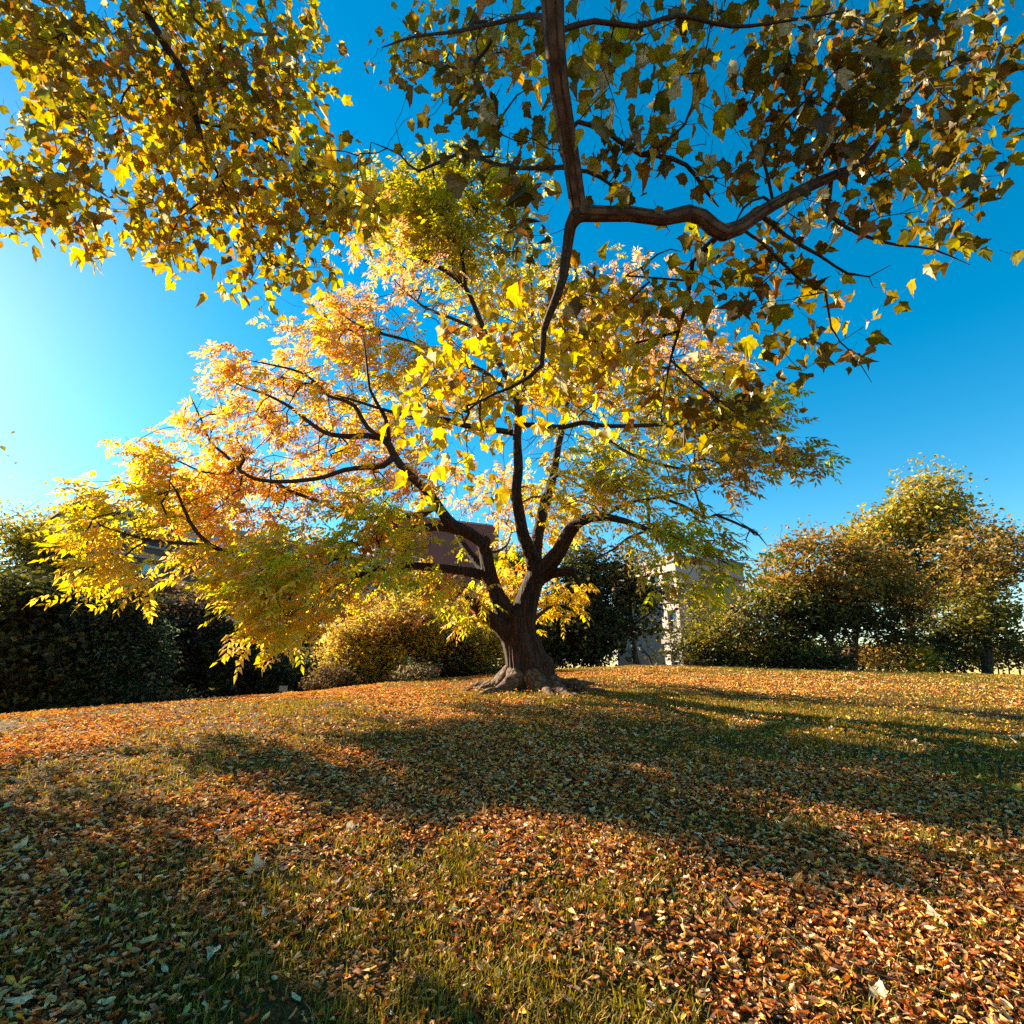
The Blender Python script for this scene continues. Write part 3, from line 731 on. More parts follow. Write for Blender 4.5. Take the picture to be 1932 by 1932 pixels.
# ------------------------------------------------------------------ overhanging plane trees (their trunks stand out of the picture)
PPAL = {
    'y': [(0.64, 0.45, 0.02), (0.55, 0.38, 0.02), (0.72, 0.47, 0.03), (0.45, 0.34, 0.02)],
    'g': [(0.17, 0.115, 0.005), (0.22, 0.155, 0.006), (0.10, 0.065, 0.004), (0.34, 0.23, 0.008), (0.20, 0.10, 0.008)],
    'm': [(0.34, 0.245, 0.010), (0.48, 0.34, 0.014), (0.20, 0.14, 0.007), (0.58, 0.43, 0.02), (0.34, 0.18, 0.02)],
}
def plane_leaves(name, A, K, outd, per, size, parent, droop=0.55):
    n = len(A)
    T = np.repeat(A, per, 0) + rng.normal(size=(n * per, 3)) * size * 0.85
    Kk = np.repeat(K, per); O = np.repeat(outd, per, 0)
    d = O * 0.5 + rng.normal(size=T.shape) * np.array([0.7, 0.7, 0.5]); d[:, 2] -= droop
    up = rng.normal(size=T.shape) * 0.75; up[:, 2] += 0.9
    X, Yv, Z = frames(d, up)
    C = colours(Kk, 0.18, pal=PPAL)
    dead = rng.random(len(T)) < 0.04
    C[dead] = np.array([0.42, 0.17, 0.035]) * rng.uniform(0.6, 1.2, (dead.sum(), 1))
    pale = rng.random(len(T)) < 0.05
    C[pale] = np.array([0.55, 0.44, 0.22])
    sz = size * rng.choice([.55, .8, 1.0, 1.3], len(T), p=[.2, .35, .3, .15]) * rng.uniform(0.85, 1.15, len(T))
    Vs, Fs, Cs, o = [], [], [], 0
    pick = rng.integers(0, len(LOBED), len(T))
    for k in range(len(LOBED)):
        m = pick == k
        V, F, c = scatter("", LOBED[k][0], LOBED[k][1], T[m], X[m], Yv[m], Z[m], sz[m], C[m], None)
        nv = len(LOBED[k][0])
        edge = np.tile(np.concatenate([[1.12], np.full(nv - 1, 0.9)]), m.sum())
        Vs.append(V); Fs.append(F[0] + o); Cs.append(c * edge[:, None]); o += len(V)
    mesh_obj(name, np.concatenate(Vs), np.concatenate(Fs), M_plane, parent, col=np.concatenate(Cs))
    # petioles
    mb = MB()
    back = T - X * (sz * 0.55)[:, None] + np.array([0, 0, 0.25]) * sz[:, None]
    side = np.cross(X, rng.normal(size=X.shape)); side /= np.linalg.norm(side, axis=1, keepdims=True)
    w = 0.0016
    V = np.stack([T + side * w, T - side * w, back - side * w, back + side * w], 1).reshape(-1, 3)
    F = (np.arange(len(T)) * 4)[:, None] + np.arange(4)[None]
    return mesh_obj("leaf_stalks", V, F, M_twig, parent)

def build_plane_right():
    foot = (3.6, -3.2); fz = gz(*foot)
    root = empty("plane_tree", (foot[0], foot[1], fz), "plane tree with a forked brown limb and large lobed leaves hanging over centre and right", "tree", "overhanging plane trees")
    S = Skel(60000)
    W = 0.001
    def limb(pts, widths, Y0, Y1=None, thick=False, step=0.12):
        n = len(pts); Y1 = Y0 if Y1 is None else Y1
        Ys = np.linspace(Y0, Y1, n)
        P = [at(p[0], p[1], y) for p, y in zip(pts, Ys)]
        ws = np.interp(np.linspace(0, 1, n), np.linspace(0, 1, len(widths)), widths)
        rd = []
        for w, p, q in zip(ws, P, pts):
            dep = p[1] * CP + (p[2] - EYE) * SP
            rd.append(w * 0.5 * dep / 1000.0)
        S.path(P, rd, step, thick)
    # trunk behind the camera, then the great limb arching over it
    top = at(1042, -20, 2.0)
    P = [(foot[0], foot[1], fz - 0.2), (foot[0] - .05, foot[1], fz + 1.5), (foot[0] - .2, foot[1] + .2, fz + 3.6), (foot[0] - .6, foot[1] + .9, fz + 5.6), (2.0, -0.6, 6.9), (1.0, 0.8, 6.9), top]
    S.path(P, [0.34, 0.27, 0.22, 0.17, 0.13, 0.10, 0.075], 0.2, True)
    limb([(1042, -20), (1047, 85), (1056, 170), (1070, 250), (1081, 320), (1092, 398)], [46, 40, 37, 34, 33, 32], 2.0, 2.75, True)
    limb([(1090, 402), (1140, 404), (1190, 404), (1250, 413), (1300, 402), (1325, 410), (1345, 428), (1365, 440), (1394, 430), (1430, 404), (1459, 386), (1510, 360), (1557, 338), (1600, 320), (1629, 302), (1650, 275), (1667, 243), (1700, 200), (1760, 140), (1840, 90)],
         [32, 29, 28, 27, 30, 30, 31, 32, 28, 25, 23, 21, 19, 15, 13, 12, 11, 9, 6, 3], 2.75, 3.1, True)
    limb([(1088, 405), (1076, 428), (1070, 470), (1063, 520), (1052, 556), (1038, 590), (1026, 622), (1024, 660), (1022, 688), (1000, 710), (966, 730), (935, 742), (906, 756), (905, 790), (915, 825)],
         [30, 23, 20, 19, 17, 15, 13, 11, 10, 8, 7, 6, 5, 4, 2], 2.75, 3.6, True)
    limb([(1357, 443), (1340, 460), (1307, 493), (1303, 530), (1296, 573), (1286, 605), (1278, 635), (1266, 675), (1255, 730), (1246, 790)], [13, 12, 10, 8.5, 8, 7, 6, 5, 4, 2], 2.95, 3.9)
    limb([(1430, 404), (1460, 425), (1481, 444), (1515, 465), (1546, 482), (1575, 502), (1599, 516), (1640, 522), (1680, 500)], [9, 8, 8, 7, 6, 5, 5, 3, 2], 2.95, 3.1)
    limb([(1400, 432), (1440, 460), (1470, 490), (1495, 515), (1515, 531), (1557, 550), (1563, 585), (1568, 618), (1585, 645), (1606, 664), (1625, 690), (1645, 722)], [6, 6, 6, 5.5, 5, 5, 4, 4, 3, 3, 2, 1.5], 2.95, 3.5)
    limb([(1568, 336), (1565, 370), (1561, 402), (1590, 425), (1618, 440), (1660, 455), (1698, 463), (1760, 470), (1830, 500)], [10, 9, 8, 7, 7, 6, 5, 4, 2], 3.0, 3.2)
    limb([(1090, 230), (1136, 243), (1170, 268), (1208, 292), (1240, 294), (1269, 300), (1295, 312), (1311, 330), (1335, 365), (1356, 391)], [9, 9, 9, 9, 9, 9, 8, 8, 6, 4], 2.4, 3.3)
    limb([(1088, 322), (1106, 323), (1130, 334), (1148, 346), (1172, 368), (1190, 391)], [8, 8, 7, 6, 5, 3], 2.6, 3.2)
    limb([(1083, 315), (1040, 317), (1000, 318), (966, 317), (930, 308), (900, 297), (859, 293), (825, 308), (790, 323), (770, 310), (756, 292), (730, 280), (700, 268)], [11, 9, 8, 8, 7, 7, 6, 6, 5, 4, 4, 3, 2], 2.6, 3.4)
    limb([(930, 295), (938, 250), (950, 215), (975, 180), (1000, 165)], [5, 4.5, 4, 3, 2], 3.0, 2.9)
    limb([(1208, 292), (1250, 275), (1292, 235), (1310, 190), (1322, 137), (1335, 80), (1345, 20)], [6, 6, 5, 5, 4, 3, 2], 2.7, 2.5)
    limb([(1459, 384), (1450, 340), (1440, 300), (1470, 240), (1520, 190), (1580, 130), (1620, 60)], [7, 6, 6, 5, 4, 3, 2], 3.0, 2.7)
    limb([(1460, 385), (1440, 372), (1420, 378), (1403, 392), (1385, 425)], [6, 6, 5, 5, 4], 2.95, 2.9)
    limb([(1180, 520), (1210, 505), (1240, 480), (1265, 470), (1285, 475)], [4, 4, 4, 3, 2], 3.4, 3.2)
    limb([(1280, 625), (1230, 640), (1180, 655), (1130, 700), (1090, 730)], [6, 5, 5, 4, 2], 3.5, 4.2)
    limb([(1266, 680), (1310, 720), (1350, 750), (1390, 780), (1430, 800)], [5, 4, 4, 3, 2], 3.7, 4.2)
    limb([(1047, 40), (1000, 30), (930, 45), (860, 60), (780, 70), (720, 90)], [14, 10, 8, 7, 5, 3], 2.1, 3.2)
    limb([(1050, 60), (1120, 40), (1200, 50), (1280, 30), (1380, 50), (1480, 40), (1600, 20)], [12, 10, 9, 8, 7, 5, 3], 2.1, 2.5)
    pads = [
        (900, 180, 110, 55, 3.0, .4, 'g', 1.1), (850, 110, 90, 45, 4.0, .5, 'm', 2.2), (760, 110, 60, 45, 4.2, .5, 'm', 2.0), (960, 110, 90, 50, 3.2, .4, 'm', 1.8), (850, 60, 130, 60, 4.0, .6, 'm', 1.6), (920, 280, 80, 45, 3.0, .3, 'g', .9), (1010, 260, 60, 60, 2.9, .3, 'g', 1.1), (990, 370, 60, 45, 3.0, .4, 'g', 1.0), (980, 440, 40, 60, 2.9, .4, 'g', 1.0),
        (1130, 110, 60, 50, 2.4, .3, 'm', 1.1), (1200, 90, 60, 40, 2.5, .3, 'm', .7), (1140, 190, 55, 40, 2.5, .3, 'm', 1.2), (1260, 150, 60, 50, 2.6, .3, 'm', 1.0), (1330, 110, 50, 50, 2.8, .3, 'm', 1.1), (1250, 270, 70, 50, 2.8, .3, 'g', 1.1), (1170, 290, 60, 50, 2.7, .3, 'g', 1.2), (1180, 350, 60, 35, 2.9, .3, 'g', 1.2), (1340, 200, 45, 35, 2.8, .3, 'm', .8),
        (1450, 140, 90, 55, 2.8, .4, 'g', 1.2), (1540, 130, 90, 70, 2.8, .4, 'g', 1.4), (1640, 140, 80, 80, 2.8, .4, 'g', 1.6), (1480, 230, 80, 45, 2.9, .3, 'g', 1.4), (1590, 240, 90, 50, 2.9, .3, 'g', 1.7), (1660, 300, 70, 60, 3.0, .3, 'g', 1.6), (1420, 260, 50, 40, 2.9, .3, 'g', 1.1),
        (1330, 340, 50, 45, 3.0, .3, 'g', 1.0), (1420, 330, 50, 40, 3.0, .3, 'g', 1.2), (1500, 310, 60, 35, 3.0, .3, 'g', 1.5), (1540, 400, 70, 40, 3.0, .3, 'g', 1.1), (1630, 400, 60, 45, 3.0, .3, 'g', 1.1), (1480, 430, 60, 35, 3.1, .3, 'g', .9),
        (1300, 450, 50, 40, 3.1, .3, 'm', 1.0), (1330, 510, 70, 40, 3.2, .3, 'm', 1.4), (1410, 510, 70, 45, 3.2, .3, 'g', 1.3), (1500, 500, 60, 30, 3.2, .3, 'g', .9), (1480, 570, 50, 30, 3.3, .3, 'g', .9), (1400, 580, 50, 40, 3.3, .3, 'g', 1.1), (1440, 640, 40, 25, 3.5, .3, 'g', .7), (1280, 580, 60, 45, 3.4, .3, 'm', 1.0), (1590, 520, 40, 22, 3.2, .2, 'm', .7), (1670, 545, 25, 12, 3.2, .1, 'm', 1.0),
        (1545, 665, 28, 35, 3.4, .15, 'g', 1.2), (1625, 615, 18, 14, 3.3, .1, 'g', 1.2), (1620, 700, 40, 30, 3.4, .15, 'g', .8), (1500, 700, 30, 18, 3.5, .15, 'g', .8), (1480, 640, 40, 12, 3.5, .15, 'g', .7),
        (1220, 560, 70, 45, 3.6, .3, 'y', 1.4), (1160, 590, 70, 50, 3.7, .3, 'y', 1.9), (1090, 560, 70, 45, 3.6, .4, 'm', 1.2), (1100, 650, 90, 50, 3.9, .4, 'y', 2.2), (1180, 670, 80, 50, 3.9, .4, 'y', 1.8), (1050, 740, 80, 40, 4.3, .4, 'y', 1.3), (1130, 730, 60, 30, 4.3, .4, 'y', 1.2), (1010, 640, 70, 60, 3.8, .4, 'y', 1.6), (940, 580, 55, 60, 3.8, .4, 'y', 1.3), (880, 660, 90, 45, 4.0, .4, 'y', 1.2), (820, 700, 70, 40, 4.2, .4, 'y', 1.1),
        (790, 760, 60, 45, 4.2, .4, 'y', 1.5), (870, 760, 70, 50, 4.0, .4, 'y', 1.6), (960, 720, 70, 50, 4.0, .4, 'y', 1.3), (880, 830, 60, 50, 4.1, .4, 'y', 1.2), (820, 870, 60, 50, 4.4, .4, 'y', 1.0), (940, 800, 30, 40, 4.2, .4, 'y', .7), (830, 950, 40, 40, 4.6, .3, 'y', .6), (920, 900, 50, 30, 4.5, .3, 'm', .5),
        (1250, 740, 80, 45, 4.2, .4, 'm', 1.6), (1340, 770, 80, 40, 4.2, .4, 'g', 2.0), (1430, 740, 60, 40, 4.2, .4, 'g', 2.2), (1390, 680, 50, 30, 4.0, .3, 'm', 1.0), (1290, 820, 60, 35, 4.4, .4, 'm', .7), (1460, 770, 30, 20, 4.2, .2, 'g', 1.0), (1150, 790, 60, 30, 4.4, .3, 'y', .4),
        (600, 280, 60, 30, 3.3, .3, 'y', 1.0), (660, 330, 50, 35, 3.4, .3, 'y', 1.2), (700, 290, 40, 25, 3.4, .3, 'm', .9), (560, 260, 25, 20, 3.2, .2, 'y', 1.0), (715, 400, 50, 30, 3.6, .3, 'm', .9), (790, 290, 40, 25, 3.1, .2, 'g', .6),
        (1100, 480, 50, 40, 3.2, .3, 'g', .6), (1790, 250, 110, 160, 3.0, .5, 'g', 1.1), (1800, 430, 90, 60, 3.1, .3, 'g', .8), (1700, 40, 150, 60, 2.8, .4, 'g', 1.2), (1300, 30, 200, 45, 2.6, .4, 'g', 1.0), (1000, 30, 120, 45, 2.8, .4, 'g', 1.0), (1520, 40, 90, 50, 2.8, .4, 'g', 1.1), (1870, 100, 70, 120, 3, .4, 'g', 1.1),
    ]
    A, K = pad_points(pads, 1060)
    A2 = np.vstack([A, pad_points([(1300, 250, 250, 150, 2.9, .3, 'x', .25), (1450, 520, 200, 120, 3.2, .3, 'x', .3), (1100, 650, 250, 150, 3.8, .4, 'x', .3), (850, 230, 120, 60, 3.1, .3, 'x', .5)], 900)[0]])
    S.grow(A2, step=0.10, wob=0.12, curve=0.45, minr=0.05)
    S.radii(0.0026, 2.25)
    remeshed("trunk", S.thick, M_pbark, root, 0.016)
    mb = MB(); S.mesh(mb, sides=5); mb.build("branches", M_twig, root, smooth=True)
    out = A - np.array([1.5, 1.0, 5.0]); out[:, 2] *= 0.3; out /= np.linalg.norm(out, axis=1, keepdims=True)
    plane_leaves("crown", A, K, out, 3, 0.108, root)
build_plane_right()

def build_plane_left():
    foot = (-9.5, 0.5); fz = gz(*foot)
    root = empty("plane_tree", (foot[0], foot[1], fz), "plane tree with dense yellow leaves filling the upper left corner", "tree", "overhanging plane trees")
    S = Skel(60000)
    def limb(pts, widths, Y0, Y1=None, thick=False, step=0.18):
        n = len(pts); Y1 = Y0 if Y1 is None else Y1
        Ys = np.linspace(Y0, Y1, n)
        P = [at(p[0], p[1], y) for p, y in zip(pts, Ys)]
        ws = np.interp(np.linspace(0, 1, n), np.linspace(0, 1, len(widths)), widths)
        rd = [w * 0.5 * (p[1] * CP + (p[2] - EYE) * SP) / 1000.0 for w, p in zip(ws, P)]
        S.path(P, rd, step, thick)
    t0 = at(250, -10, 4.4)
    P = [(foot[0], foot[1], fz - 0.2), (foot[0] + .1, foot[1], fz + 2.5), (foot[0] + .5, foot[1] + .6, fz + 5.5), (-7.6, 2.2, 9.0), (-6.0, 3.4, 10.2), t0]
    S.path(P, [0.40, 0.32, 0.26, 0.2, 0.15, 0.09], 0.25, True)
    limb([(250, -10), (285, 40), (310, 84), (334, 118), (351, 149), (364, 190), (370, 225), (380, 262), (393, 293), (412, 328), (430, 360), (450, 400), (470, 440), (495, 485), (520, 525)], [17, 15, 14, 13, 12, 11, 11, 8, 7, 6, 5, 5, 4, 3, 2], 4.4, 6.2, True)
    limb([(370, 228), (400, 235), (440, 243), (470, 247), (510, 270), (550, 298), (590, 325), (630, 350), (680, 380)], [8, 7, 7, 6, 5, 5, 4, 3, 2], 4.9, 5.6)
    limb([(250, -10), (380, 20), (440, 70), (490, 130), (520, 190), (545, 240)], [12, 8, 6, 5, 4, 2], 4.4, 5.4)
    limb([(250, -10), (240, 80), (262, 160), (290, 240), (300, 320), (310, 400), (330, 470)], [11, 8, 6, 5, 4, 3, 2], 4.4, 5.8)
    limb([(412, 330), (380, 380), (340, 410), (320, 450), (330, 500)], [5, 4, 3, 3, 2], 5.5, 5.9)
    limb([(250, -10), (150, 50), (90, 130), (60, 220), (60, 330)], [12, 8, 6, 4, 2], 4.4, 5.2)
    pads = [
        (320, 160, 90, 80, 5.2, .7, 'm', 1.6), (420, 130, 90, 60, 5.3, .7, 'm', 1.6), (520, 140, 70, 60, 5.4, .6, 'm', 1.4), (580, 120, 45, 40, 5.4, .5, 'y', .9), (470, 220, 100, 50, 5.4, .6, 'm', 1.6), (560, 220, 50, 45, 5.5, .5, 'm', 1.2), (590, 160, 35, 40, 5.5, .4, 'm', .6),
        (290, 270, 60, 60, 5.4, .6, 'y', 1.5), (390, 290, 90, 50, 5.5, .6, 'm', 1.6), (500, 310, 90, 45, 5.6, .6, 'm', 1.6), (590, 330, 70, 50, 5.7, .6, 'm', 1.7), (660, 380, 60, 50, 5.8, .5, 'y', 1.6), (700, 430, 50, 35, 5.8, .5, 'm', 1.0),
        (280, 370, 50, 60, 5.6, .6, 'm', 1.4), (370, 380, 80, 45, 5.7, .6, 'm', 1.4), (470, 390, 80, 45, 5.8, .6, 'y', 1.5), (560, 420, 80, 40, 5.9, .5, 'm', 1.5), (330, 450, 80, 30, 5.9, .5, 'm', 1.3), (430, 460, 70, 35, 6.0, .5, 'm', 1.4), (270, 460, 40, 25, 5.9, .4, 'y', 1.2), (520, 490, 60, 35, 6.1, .4, 'm', 1.2), (600, 480, 40, 30, 6.0, .4, 'm', .9),
        (355, 510, 22, 25, 6.0, .2, 'y', 1.0), (425, 515, 20, 25, 6.1, .2, 'y', 1.0), (480, 530, 30, 25, 6.2, .2, 'm', 1.0), (520, 560, 20, 22, 6.2, .2, 'y', .9), (560, 570, 20, 22, 6.2, .2, 'm', .5), (625, 520, 14, 20, 6.1, .2, 'y', .8),
        (150, 150, 110, 140, 5.0, .8, 'm', 1.4), (100, 350, 120, 100, 5.4, .7, 'm', 1.2), (180, 440, 60, 30, 5.8, .5, 'y', 1.0), (350, 40, 200, 50, 4.8, .8, 'm', 1.3), (40, 60, 100, 100, 5, .8, 'm', 1.2), (560, 40, 60, 40, 5.2, .5, 'm', .9),
    ]
    A, K = pad_points(pads, 600)
    S.grow(A, step=0.16, wob=0.12, curve=0.45, minr=0.08)
    S.radii(0.003, 2.3)
    remeshed("trunk", S.thick, M_pbark, root, 0.03)
    mb = MB(); S.mesh(mb, sides=5); mb.build("branches", M_twig, root, smooth=True)
    out = A - at(150, 50, 4.4); out[:, 2] *= 0.3; out /= np.linalg.norm(out, axis=1, keepdims=True)
    plane_leaves("crown", A, K, out, 4, 0.15, root)
build_plane_left()

# ------------------------------------------------------------------ background trees and shrubs
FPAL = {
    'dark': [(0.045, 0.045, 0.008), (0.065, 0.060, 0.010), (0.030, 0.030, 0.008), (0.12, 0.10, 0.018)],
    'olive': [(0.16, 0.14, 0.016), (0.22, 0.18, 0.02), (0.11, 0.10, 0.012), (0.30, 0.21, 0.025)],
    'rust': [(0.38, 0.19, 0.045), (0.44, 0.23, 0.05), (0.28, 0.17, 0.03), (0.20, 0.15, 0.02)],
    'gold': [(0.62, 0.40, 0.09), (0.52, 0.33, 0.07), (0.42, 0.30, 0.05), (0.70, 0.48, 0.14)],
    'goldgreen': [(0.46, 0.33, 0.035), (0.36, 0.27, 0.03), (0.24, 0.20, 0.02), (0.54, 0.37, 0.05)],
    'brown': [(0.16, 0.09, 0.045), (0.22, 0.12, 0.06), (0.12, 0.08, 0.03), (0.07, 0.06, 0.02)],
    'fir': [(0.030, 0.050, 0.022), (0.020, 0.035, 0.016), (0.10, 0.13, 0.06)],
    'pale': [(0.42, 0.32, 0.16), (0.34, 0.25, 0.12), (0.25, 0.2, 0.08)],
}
DENS = 3.4
def bg_tree(name, label, cat, group, foot_px, Yf, stems, pads, leaf, per_pad, per_tip, bark=None, flat=0.4, clump=0.35, trunk_r=0.16, tipr=0.01, bare=None):
    """stems: list of pixel polylines (widths); pads in pixels; one crown, one trunk"""
    x = at(foot_px[0], foot_px[1], Yf)[0]
    rad_px = float(np.mean([p[2] for p in pads]))
    z = gz(x, Yf)
    root = empty(name, (x, Yf, z), label, cat, group)
    S = Skel(40000)
    for pts, ws in stems:
        P = [at(p[0], p[1], Yf + (p[2] if len(p) > 2 else 0)) for p in pts]
        if pts[0] is stems[0][0][0] or len(pts[0]) > 3: pass
        if pts[0][1] > 1225: P[0][2] = min(P[0][2], gz(P[0][0], P[0][1])) - 0.1
        r_ = [w * 0.5 * Yf / 1000 * 1.05 for w in np.interp(np.linspace(0, 1, len(pts)), np.linspace(0, 1, len(ws)), ws)]
        S.path(P, r_, 0.4, True)
    A, K = pad_points([(p[0], p[1], p[2], p[3], Yf + p[4], p[5], p[6], p[7] * DENS) for p in pads] if 'hedge' in name else [(p[0], p[1], p[2] * 1.25, p[3] * 1.3, Yf + p[4], p[5] * 1.2, p[6], p[7] * DENS * .75) for p in pads], per_pad)
    if len(A) > 60 and 'hedge' not in name:
        q = 2.6 / (rad_px * Yf / 1000.0)
        g = vnoise(A[:, 0] * q + 5 + foot_px[0], A[:, 2] * q * 1.6 + A[:, 1] * q * .5, 51) * .65 + vnoise(A[:, 0] * q * 2.6 + 9, A[:, 2] * q * 3.4 + A[:, 1] * q, 52) * .35
        kk = g > .45 + .10 * rng.random(len(A)); A, K = A[kk], K[kk]
    if 'hedge' not in name:
        sp = rng.random(len(A)) < .10; cen = A.mean(0)
        A[sp] = cen + (A[sp] - cen) * rng.uniform(1.1, 1.38, (sp.sum(), 1))
    zg = ground_z(A[:, 0], A[:, 1]); A[:, 2] = np.maximum(A[:, 2], zg + 0.15)
    A2 = A
    if bare: A2 = np.vstack([A, pad_points([(p[0], p[1], p[2], p[3], Yf + p[4], p[5], 'x', p[6]) for p in bare], per_pad)[0]])
    S.grow(A2, step=0.5, wob=0.14, curve=0.4)
    S.radii(tipr, 2.3)
    mb = MB(); S.mesh(mb, sides=5, rmax_sides=9); mb.build("trunk", bark or M_fbark, root, smooth=True)
    n = len(A); per_tip = max(5, int(per_tip * .62))
    T = np.repeat(A, per_tip, 0); Kk = np.repeat(K, per_tip)
    T = T + rng.normal(size=T.shape) * clump * np.array([1, 1, flat])
    d = rng.normal(size=T.shape); d[:, 2] = d[:, 2] * 0.5 - 0.25
    up = rng.normal(size=T.shape) * 0.6; up[:, 2] += 0.8
    X, Yv, Z = frames(d, up)
    C = colours(Kk, 0.2, pal=FPAL)
    V, F, c = scatter("", QL, QL_F, T, X, Yv, Z, leaf * 1.35 * rng.uniform(0.55, 1.4, len(T)), C, None)
    mesh_obj("crown", V, F, M_far, root, col=c)
    return root

# far right group
bg_tree("broadleaf_tree", "broad rust topped tree with a leaning dark trunk at the right edge of the lawn", "tree", "trees along the far edge of the lawn", (1588, 1267), 30,
        [([(1590, 1268), (1577, 1235), (1563, 1202), (1552, 1175), (1544, 1154), (1534, 1122), (1528, 1080), (1525, 1040)], [16, 13, 12, 10, 8, 5, 3]),
         ([(1563, 1205), (1585, 1180), (1600, 1140), (1610, 1100)], [9, 7, 5, 3]), ([(1560, 1200), (1520, 1175), (1480, 1160), (1450, 1150)], [9, 6, 4, 2])],
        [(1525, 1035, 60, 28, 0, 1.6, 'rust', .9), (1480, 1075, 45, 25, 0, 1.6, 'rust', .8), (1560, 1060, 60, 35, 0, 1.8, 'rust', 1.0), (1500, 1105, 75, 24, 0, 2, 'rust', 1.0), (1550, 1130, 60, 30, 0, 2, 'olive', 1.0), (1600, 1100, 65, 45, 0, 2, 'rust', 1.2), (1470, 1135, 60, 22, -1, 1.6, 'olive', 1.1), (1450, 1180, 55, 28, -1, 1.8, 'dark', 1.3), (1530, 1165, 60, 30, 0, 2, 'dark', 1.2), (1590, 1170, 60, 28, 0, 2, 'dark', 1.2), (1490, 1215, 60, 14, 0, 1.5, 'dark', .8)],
        0.19, 62, 14, flat=0.35, clump=0.42)
bg_tree("broadleaf_tree", "upright dark stemmed tree just right of the leaning trunk at the lawn's far edge", "tree", "trees along the far edge of the lawn", (1607, 1267), 31,
        [([(1607, 1268), (1611, 1235), (1615, 1193), (1625, 1150), (1640, 1100), (1650, 1060)], [14, 12, 10, 8, 5, 3]), ([(1599, 1268), (1602, 1235), (1606, 1215)], [6, 5, 4])],
        [(1650, 1060, 50, 35, 0, 1.6, 'rust', 1.0), (1660, 1110, 50, 30, 0, 1.6, 'olive', 1.1), (1670, 1160, 60, 22, 0, 1.6, 'dark', 1.0), (1690, 1200, 50, 18, 0, 1.5, 'dark', .8), (1720, 1120, 50, 40, 0, 1.5, 'rust', .9)],
        0.19, 62, 14, flat=0.35, clump=0.42)
bg_tree("broadleaf_tree", "tall olive and gold tree towering behind the others at the right edge of the photo", "tree", "trees along the far edge of the lawn", (1720, 1268), 40,
        [([(1720, 1270), (1718, 1200), (1710, 1130), (1712, 1060), (1715, 1000)], [18, 15, 12, 8, 4])],
        [(1615, 1022, 32, 22, 0, 2, 'goldgreen', 1.2), (1660, 1010, 45, 32, 0, 2, 'goldgreen', 1.5), (1710, 985, 50, 40, 0, 2, 'goldgreen', 1.5), (1760, 960, 60, 50, 0, 2, 'goldgreen', 1.3), (1690, 1070, 60, 40, 0, 2, 'olive', 1.2), (1800, 1040, 70, 60, 0, 2, 'olive', 1.1), (1760, 1130, 80, 50, 0, 2, 'olive', 1.1)],
        0.26, 52, 12, clump=0.5, flat=0.6)
bg_tree("broadleaf_tree", "rust brown tree farther right beyond the lawn's edge", "tree", "trees along the far edge of the lawn", (1860, 1275), 34,
        [([(1860, 1277), (1862, 1200), (1870, 1120), (1880, 1060)], [18, 14, 9, 4])],
        [(1870, 1060, 80, 60, 0, 2, 'rust', 1.0), (1850, 1140, 90, 50, 0, 2, 'olive', 1.1), (1830, 1200, 80, 30, 0, 2, 'dark', 1.0)], 0.22, 70, 12, clump=0.5, flat=0.5)
bg_tree("shrub", "tawny orange shrub at the lawn's edge right of the tree trunks", "shrub", "shrubs along the far edge of the lawn", (1660, 1266), 32,
        [([(1660, 1268), (1658, 1250)], [5, 3]), ([(1640, 1268), (1638, 1250)], [4, 2])],
        [(1650, 1225, 40, 18, 0, 1.2, 'rust', 1.2), (1680, 1240, 40, 20, 0, 1.2, 'gold', 1.0), (1640, 1250, 30, 12, 0, 1, 'gold', 1.2), (1730, 1245, 50, 20, 0, 1.2, 'goldgreen', 1.0)], 0.17, 45, 12, clump=0.3, flat=0.8)
bg_tree("shrub", "low dark green shrub in front of the leaning tree trunk", "shrub", "shrubs along the far edge of the lawn", (1495, 1262), 28.5,
        [([(1495, 1265), (1495, 1245)], [4, 2]), ([(1530, 1265), (1530, 1245)], [4, 2])],
        [(1500, 1228, 55, 16, 0, 1.1, 'olive', 1.1), (1490, 1248, 70, 14, 0, 1.0, 'dark', 1.6), (1555, 1250, 40, 12, 0, 1, 'dark', 1.2)], 0.15, 40, 13, clump=0.28, flat=0.8)
bg_tree("small_tree", "pale golden small tree between the dark trees and the rust topped tree", "tree", "trees along the far edge of the lawn", (1398, 1262), 36,
        [([(1398, 1264), (1400, 1235), (1394, 1205), (1388, 1170), (1385, 1150)], [6, 5, 4, 3, 2])],
        [(1385, 1160, 38, 22, 0, 1.6, 'gold', .9), (1375, 1190, 35, 22, 0, 1.6, 'gold', .9), (1395, 1220, 35, 20, 0, 1.5, 'gold', .9)], 0.17, 50, 10, clump=0.4, flat=0.6)
bg_tree("small_tree", "olive green small tree right of the pale building", "tree", "trees along the far edge of the lawn", (1358, 1260), 29,
        [([(1358, 1262), (1357, 1240), (1352, 1215), (1340, 1190)], [5, 4.5, 3.5, 2])],
        [(1330, 1195, 42, 22, 0, 1.4, 'olive', 1.1), (1350, 1220, 45, 18, 0, 1.4, 'olive', 1.1), (1310, 1235, 45, 20, 0, 1.2, 'dark', 1.2), (1360, 1245, 60, 12, 0, 1.2, 'dark', 1.1), (1410, 1245, 40, 14, 0, 1, 'olive', .9)], 0.16, 45, 12, clump=0.33, flat=0.6)
